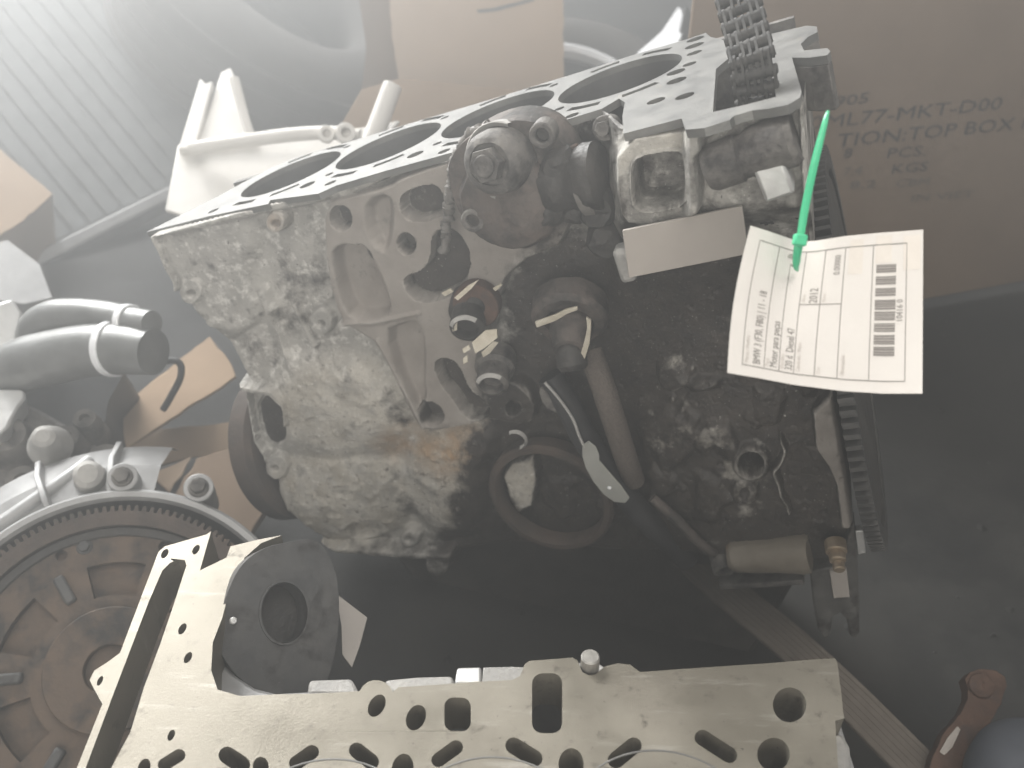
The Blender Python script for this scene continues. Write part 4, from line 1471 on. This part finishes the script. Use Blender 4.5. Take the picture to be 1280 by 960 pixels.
for a in (.95, 1.35, 2.45):
    f = BH.sub((.156 * math.cos(a), .156 * math.sin(a), 0), (1, 0, 0))
    bl = mk('bolt_lug', ring(f, .0125, .005, -.05, .007, 30), M['alu_dull'], HOUSE)
    mk('lug_bolt', join(cyl(f, .0085, .007, .010, 24), hexa(f, .0068, .010, .016)), M['grey_cast'], bl, bevel=.0006)
mk('cross_tube', tube(curve_pts([W(-20, 672, .72), W(40, 630, .74), W(86, 598, .76), (W(112, 578, .78))], 8), [.0075] * 25, 16), M['alu_dull'], HOUSE)
mk('tube_boss', lathe(axis_frame(W(112, 596, .75), unit(C2W @ V(.3, -.3, -.9))), [(.0001, .014), (.008, .014), (.012, .010), (.013, 0), (.016, -.03), (.0001, -.03)], 30), M['alu_raw'], HOUSE)
mk('tube_boss', lathe(axis_frame(W(56, 548, .8), unit(C2W @ V(.3, -.3, -.9))), [(.0001, .010), (.006, .010), (.010, .007), (.012, 0), (.02, -.03), (.0001, -.03)], 30), M['alu_raw'], HOUSE)
hull = [(-60, 470), (30, 500), (100, 540), (130, 562), (158, 596), (205, 622), (150, 640), (60, 660), (-60, 720)]
hf = axis_frame(W(80, 600, .86), unit(C2W @ V(.15, -.5, -.85)))
RC = mk('rear_case', prism(hf, [tuple(hf.hit(u, v, 2, 0.0)[:2]) for u, v in smooth_poly(hull, 1)], [], -.08, 0), M['grey_cast'], HOUSE, bevel=.01)
for (u, v, r0, hh) in ((20, 560, .022, .03), (90, 560, .016, .025), (140, 590, .02, .03), (170, 610, .014, .02), (35, 610, .018, .02), (115, 540, .013, .03), (175, 580, .012, .02)):
    p = hf.hit(u, v, 2, 0.0)
    mk('case_boss', lathe(hf.sub(tuple(p)), [(r0 * 1.2, -.01), (r0, hh * .6), (r0 * .8, hh), (r0 * .4, hh), (r0 * .35, hh * .8), (.0001, hh * .8)], 26), M['grey_cast'], RC)

# ------------------------------------------------------------------ left: manifold with two outlets
MANI = thing('intake_manifold', 'black plastic manifold with two rounded outlets pointing right', 'manifold', Fr(W(100, 500, .95), (1, 0, 0), (0, 1, 0), (0, 0, 1)))
for pts, rr_ in (([(40, 440), (44, 408), (66, 393), (100, 391), (140, 395), (166, 399), (190, 401)], [.016, .0165, .0165, .0165, .016, .014, .012]), ([(-40, 500), (-10, 470), (30, 448), (70, 438), (110, 430), (150, 428), (192, 432)], [.026, .027, .027, .027, .026, .025, .022])):
    n_ = len(pts)
    P = curve_pts([W(u, v + (8 if rr_[0] > .02 else 3), .90 - .012 * i) for i, (u, v) in enumerate(pts)], 10)
    op = mk('outlet_pipe', tube(P, np.interp(np.linspace(0, 1, len(P)), np.linspace(0, 1, n_), rr_), 28), M['pipe_grey'], MANI)
    k = int(len(P) * .80)
    f = axis_frame(P[k], unit(P[k + 1] - P[k - 1]))
    rad = np.interp(k / len(P), np.linspace(0, 1, n_), rr_)
    mk('hose_clamp', ring(f, rad + .0018, rad - .001, -.0035, .0035, 40), M['chrome'], op)
mf = axis_frame(W(90, 480, .94), unit(C2W @ V(.1, -.45, -.88)))
mk('manifold_body', prism(mf, [tuple(mf.hit(u, v, 2, 0.0)[:2]) for u, v in smooth_poly([(-60, 480), (20, 455), (100, 452), (150, 460), (160, 470), (150, 490), (138, 510), (136, 540), (110, 565), (40, 560), (-60, 560)], 2)], [], -.06, .012), M['black_plastic'], MANI, bevel=.008)
mk('thin_hose', tube(curve_pts([W(194, 452, .90), W(222, 452, .9), W(226, 470, .9), W(214, 495, .9), W(204, 512, .905)], 8), .0035, 12), M['black_rubber'], MANI)
sv = axis_frame(W(14, 420, .9), unit(C2W @ V(.5, -.4, -.75)))
tag(mk('alloy_bracket', prism(sv, [tuple(sv.hit(u, v, 2, 0.0)[:2]) for u, v in [(-30, 385), (16, 372), (30, 392), (22, 430), (30, 445), (12, 462), (-30, 470)]], [], -.03, 0), M['alu_bright'], bevel=.004), 'bright alloy bracket at the left edge above the manifold', 'bracket')
sv = axis_frame(W(10, 500, .85), unit(C2W @ V(.3, -.6, -.75)))
tag(mk('alloy_cover', prism(sv, [tuple(sv.hit(u, v, 2, 0.0)[:2]) for u, v in smooth_poly([(-40, 490), (20, 484), (36, 492), (20, 512), (8, 540), (-40, 560)], 1)], [], -.03, 0), M['alu_bright'], bevel=.004), 'pale alloy cover at the left edge below the manifold', 'cover')

# ------------------------------------------------------------------ cardboard


def panel(name, px, Z, nrm, th, mt, label, cat, parent=None, sm=0):
    cx, cy = np.mean([p[0] for p in px]), np.mean([p[1] for p in px])
    f = axis_frame(W(cx, cy, Z), nrm)
    pts = [tuple(f.hit(u, v, 2, 0.0)[:2]) for u, v in px]
    o = mk(name, prism(f, wobble(pts) if 'cardboard' in mt else pts, [], -th, 0), M[mt], parent, bevel=.001)
    if label:
        tag(o, label, cat)
    return o, f


panel('cardboard_flap', [(150, 508), (262, 420), (290, 456), (295, 470), (158, 560)], 1.02, C2W @ V(.1, -.75, -.6), .004, 'cardboard', 'flat cardboard flap with a black hose end on it left of the block', 'cardboard')
panel('cardboard_strip', [(150, 562), (200, 536), (300, 526), (305, 552), (270, 568), (236, 572), (178, 586), (158, 580)], 1.0, C2W @ V(-.05, -.35, -.9), .004, 'cardboard', 'cardboard strip below the flap left of the block', 'cardboard')
panel('paper_scrap', [(186, 592), (240, 570), (212, 616)], .96, C2W @ V(.2, -.6, -.75), .002, 'cardboard_pale', 'small pale triangular cardboard scrap above the flywheel', 'cardboard')
panel('brown_board', [(215, 622), (246, 572), (300, 555), (330, 640), (300, 690), (262, 664)], .90, C2W @ V(0, -.6, -.8), .01, 'cardboard_grey', 'dull brown board between the flywheel and the tagged block', 'board')
panel('carton_corner', [(-60, 150), (0, 186), (66, 242), (30, 275), (-10, 300), (-60, 330)], 1.35, C2W @ V(.3, -.7, -.65), .12, 'cardboard', 'cardboard carton corner at the left edge of the photo', 'carton')
panel('rubble_piece', [(-40, 310), (10, 300), (50, 330), (66, 372), (30, 380), (-40, 370)], 1.15, C2W @ V(.3, -.6, -.75), .04, 'alu_dull', 'dull grey metal lump under the left carton corner', 'metal part', sm=1)

# big carton on the right with stencilled writing
yaw = math.radians(18)
bxX = V(math.cos(yaw), math.sin(yaw), 0)
bxZ = V(math.sin(yaw), -math.cos(yaw), 0)
h0 = CAM + ray(1150, 200) * (1.12 / ray(1150, 200)[1])
BXF = Fr((h0[0], h0[1], 0), bxX, V(0, 0, 1), bxZ)
CARTON = thing('carton', 'large brown carton with stencilled dark lettering behind the block', 'carton', BXF)
tl = BXF.hit(868, 0, 2, 0.0)
mk('front_panel', box(BXF, tl[0], .75, .012, .62, -.006, 0), M['cardboard_grey'], CARTON, bevel=.002)


def stencil(s, u0, v0, u1, v1, hpx, mt='ink'):
    p0, p1 = BXF.hit(u0, v0, 2, 0.0), BXF.hit(u1, v1, 2, 0.0)
    p2 = BXF.hit(u0, v0 - hpx, 2, 0.0)
    v, f = text_verts(s, 1.0)
    w = v[:, 0].max()
    ex_ = (p1 - p0)[:2] / w
    hh = (p2 - p0)[1] / .72
    P = np.zeros_like(v)
    P[:, 0] = p0[0] + v[:, 0] * ex_[0]
    P[:, 1] = p0[1] + v[:, 0] * ex_[1] + v[:, 1] * hh
    P[:, 2] = .0008
    mk('stencil_text', (BXF.pt(P), f), M[mt], CARTON, smooth=0)


stencil('02905', 1010, 138, 1084, 128, 14)
stencil('0ML77-MKT-D00', 1010, 162, 1250, 136, 17)
stencil('TION:TOP BOX II', 1044, 184, 1286, 160, 17)
stencil('8', 1053, 197, 1064, 196, 12)
stencil('PCS.', 1106, 198, 1156, 194, 13)
stencil('7.4', 1052, 220, 1076, 218, 11, 'ink_faint')
stencil('KGS', 1112, 217, 1158, 213, 12)
stencil('8.2', 1060, 236, 1094, 234, 10, 'ink_faint')
stencil('CBM', 1118, 234, 1160, 231, 10, 'ink_faint')
stencil('IN VIET', 1136, 252, 1216, 246, 9, 'ink_faint')

# middle carton with hanging flap
yw = math.radians(6)
mX, mZ = V(math.cos(yw), math.sin(yw), 0), V(math.sin(yw), -math.cos(yw), 0)
h1 = CAM + ray(590, 60) * (1.5 / ray(590, 60)[1])
MB = Fr((h1[0], h1[1], 0), mX, V(0, 0, 1), mZ)
MC = thing('carton', 'pale open carton with a flap hanging down above the block', 'carton', MB)


def mbp(u, v, z=0.0):
    return tuple(MB.hit(u, v, 2, z)[:2])


mk('hanging_flap', prism(MB, wobble([mbp(*p) for p in [(482, -60), (702, -60), (706, 112), (640, 118), (570, 110), (498, 98), (490, 50)]]), [], -.005, 0), M['cardboard_pale'], MC, bevel=.001)
mk('pen_mark', prism(MB, [mbp(*p) for p in [(596, 12), (616, 10), (668, -3), (668, 1), (620, 14), (598, 16)]], [], .0003, .0008), M['fin_grey'], MC)
fl0 = axis_frame(W(560, 135, 1.36), unit(V(.05, -.75, .66)))
mk('lower_panel', prism(fl0, [tuple(fl0.hit(u, v, 2, 0.0)[:2]) for u, v in [(452, 112), (500, 98), (640, 112), (690, 118), (680, 180), (400, 200)]], [], -.005, 0), M['cardboard'], MC, bevel=.001)
mk('left_panel', prism(MB, [mbp(u, v, -.03) for u, v in [(440, -60), (486, -60), (500, 104), (452, 112), (458, 60)]], [], -.04, -.03), M['cardboard_grey'], MC)

# ------------------------------------------------------------------ white plastic part
wf = axis_frame(W(300, 190, 1.12), unit(C2W @ V(.1, -.5, -.86)))
WP = thing('plastic_bracket', 'white plastic bracket with upright fins lying behind the block', 'plastic part', wf)


def wpp(pts, z=0.0):
    return [tuple(wf.hit(u, v, 2, z)[:2]) for u, v in pts]


mk('base_sheet', prism(wf, wpp([(206, 262), (222, 180), (420, 165), (500, 150), (420, 250), (300, 290)]), [], -.006, 0), M['white_plastic'], WP, bevel=.002)
mk('left_fin', prism(wf, wpp([(222, 186), (250, 97), (257, 104), (266, 101), (254, 150), (244, 184)], .012), [], 0, .012), M['white_plastic'], WP, bevel=.002)
mk('left_fin', prism(wf, wpp([(246, 184), (276, 90), (288, 84), (296, 100), (322, 176), (300, 180)], .006), [], -.006, .006), M['white_plastic'], WP, bevel=.002)
mk('fin_edge', tube(np.array([W(293, 98, 1.098), W(304, 140, 1.095), (W(314, 178, 1.092))]), .006, 12), M['white_plastic'], WP)
mk('long_bead', tube(curve_pts([W(238, 186, 1.09), W(300, 177, 1.088), W(360, 169, 1.086), W(410, 166, 1.084), W(450, 170, 1.08)], 8), .0085, 14), M['white_plastic'], WP)
mk('bead_lug', ring(axis_frame(W(408, 168, 1.075), V(.2, -.8, .5)), .010, .005, -.006, .006, 24), M['white_plastic'], WP)
mk('bead_lug', ring(axis_frame(W(432, 167, 1.07), V(.2, -.8, .5)), .012, .006, -.006, .006, 24), M['white_plastic'], WP)
tag(mk('white_post', tube(np.array([W(462, 185, 1.10), W(472, 158, 1.1), W(491, 106, 1.1)]), [.013, .0125, .012], 18), M['white_plastic'], bevel=.0015), 'short white plastic tube leaning below the pale carton', 'tube')

# ------------------------------------------------------------------ alloy wheel
wz = unit(V(-.15, -.55, .82))
wc = W(664, 186, 1.75)
WF = axis_frame(wc, wz)
WH = thing('car_wheel', 'dark car wheel with a shiny alloy lip behind the block', 'wheel', WF)
tr = []
for k in range(25):
    a = math.pi * 2 * k / 24
    tr.append((.305 + .05 * math.cos(a), .06 * math.sin(a) - .05))
mk('tyre', lathe(WF, tr, 80), M['tyre'], WH)
mk('rim_lip', lathe(WF, [(.238, -.012), (.243, .006), (.252, .012), (.261, .006), (.261, -.02), (.238, -.02)], 90), M['chrome'], WH)
mk('rim_barrel', lathe(WF, [(.243, -.015), (.232, -.03), (.225, -.10), (.0001, -.12)], 72), M['black_plastic'], WH)
for k in range(5):
    a = k * 2 * math.pi / 5 + .9
    f = WF.sub((0, 0, -.02), (math.cos(a), math.sin(a), 0))
    mk('spoke', prism(f, [(.03, -.03), (.235, -.014), (.235, .014), (.03, .03)], [], -.03, -.005), M['dark_plate'], WH, bevel=.004)
gp, _ = panel('chrome_trim', [(796, 66), (826, 40), (848, 8), (852, 12), (856, 34), (845, 62), (800, 76)], 1.5, unit(C2W @ V(-.2, -.75, -.6)), .012, 'chrome', 'pointed piece of shiny chrome trim beside the car wheel', 'trim')
panel('black_cover', [(858, 6), (872, 30), (880, 70), (846, 74), (850, 40)], 1.49, unit(C2W @ V(.2, -.3, -.9)), .01, 'black_plastic', 'narrow black plastic cover right of the chrome trim', 'cover')

# ------------------------------------------------------------------ upper left: ribbed panel, tyre
rz = unit(C2W @ V(.35, -.35, -.87))
RF = axis_frame(W(90, 130, 1.55), rz, C2W @ V(.62, .78, 0))
RP = thing('radiator_panel', 'grey panel with slanting slats in the upper left corner', 'radiator', RF)
mk('back_plate', box(RF, -.40, .22, -.24, .22, -.03, -.012), M['fin_grey'], RP)
for k in range(15):
    y = -.23 + k * .031
    mk('slat', box(RF, -.39, .21, y, y + .027, -.0118, -.0085), M['fin_grey'], RP, bevel=.003)
mk('frame_bar', box(RF, -.40, .22, .225, .25, -.03, .014), M['alu_dull'], RP, bevel=.004)
mk('frame_bar', box(RF, .222, .245, -.24, .25, -.03, .014), M['alu_dull'], RP, bevel=.004)
tz = unit(C2W @ V(.55, -.6, -.58))
TF = axis_frame(W(345, 40, 1.75), tz)
tr = []
for k in range(29):
    a = math.pi * 2 * k / 28
    c, s_ = math.cos(a), math.sin(a)
    tr.append((.215 + .085 * math.copysign(abs(c) ** .7, c), .10 * math.copysign(abs(s_) ** .6, s_)))
TY = thing('tyre', 'dark worn tyre lying behind the white plastic bracket', 'tyre', TF)
mk('tyre_body', lathe(TF, tr, 80), M['tyre'], TY)
for k in range(4):
    z = -.06 + .04 * k
    mk('tread_rib', lathe(TF, [(.298, z - .012), (.305, z - .011), (.305, z + .011), (.298, z + .012)], 80), M['tyre'], TY)
mk('wheel_disc', lathe(TF, [(.135, .02), (.13, -.02), (.06, -.03), (.0001, -.03)], 48), M['dark_plate'], TY)

# ------------------------------------------------------------------ grit on the floor
gv, gf = [], []
for k in range(420):
    x, y, r_ = RNG.uniform(-.2, 1.3), RNG.uniform(.35, 1.5), .0012 + .006 * RNG.random() ** 3
    b0 = len(gv)
    a0 = RNG.uniform(0, 6.28)
    for i in range(5):
        rr_ = r_ * RNG.uniform(.6, 1.3)
        gv.append((x + rr_ * math.cos(a0 + i * 1.2566), y + rr_ * math.sin(a0 + i * 1.2566), -.0005))
    gv.append((x, y, r_ * RNG.uniform(.3, .9)))
    gf += [(b0 + i, b0 + (i + 1) % 5, b0 + 5) for i in range(5)] + [tuple(b0 + i for i in reversed(range(5)))]
gr_ = mk('grit', (np.array(gv), gf), M['floor'], smooth=0)
gr_['kind'] = 'stuff'

# ------------------------------------------------------------------ added air volume imitating veiling glare of the lens
hz = bpy.data.materials.new('lens_veil_air')
hz.use_nodes = True
nt = hz.node_tree
for n_ in list(nt.nodes):
    if n_.type != 'OUTPUT_MATERIAL':
        nt.nodes.remove(n_)
pv = nt.nodes.new('ShaderNodeVolumePrincipled')
pv.inputs['Color'].default_value = (.93, .95, .96, 1)
pv.inputs['Density'].default_value = .52
pv.inputs['Anisotropy'].default_value = .74
nt.links.new(pv.outputs[0], nt.nodes['Material Output'].inputs['Volume'])
hb = mk('lens_veil', box(WORLD, -3.6, 3.6, -1.6, 5.1, -1.05, .80), hz, smooth=0)
hb['kind'] = 'stuff'
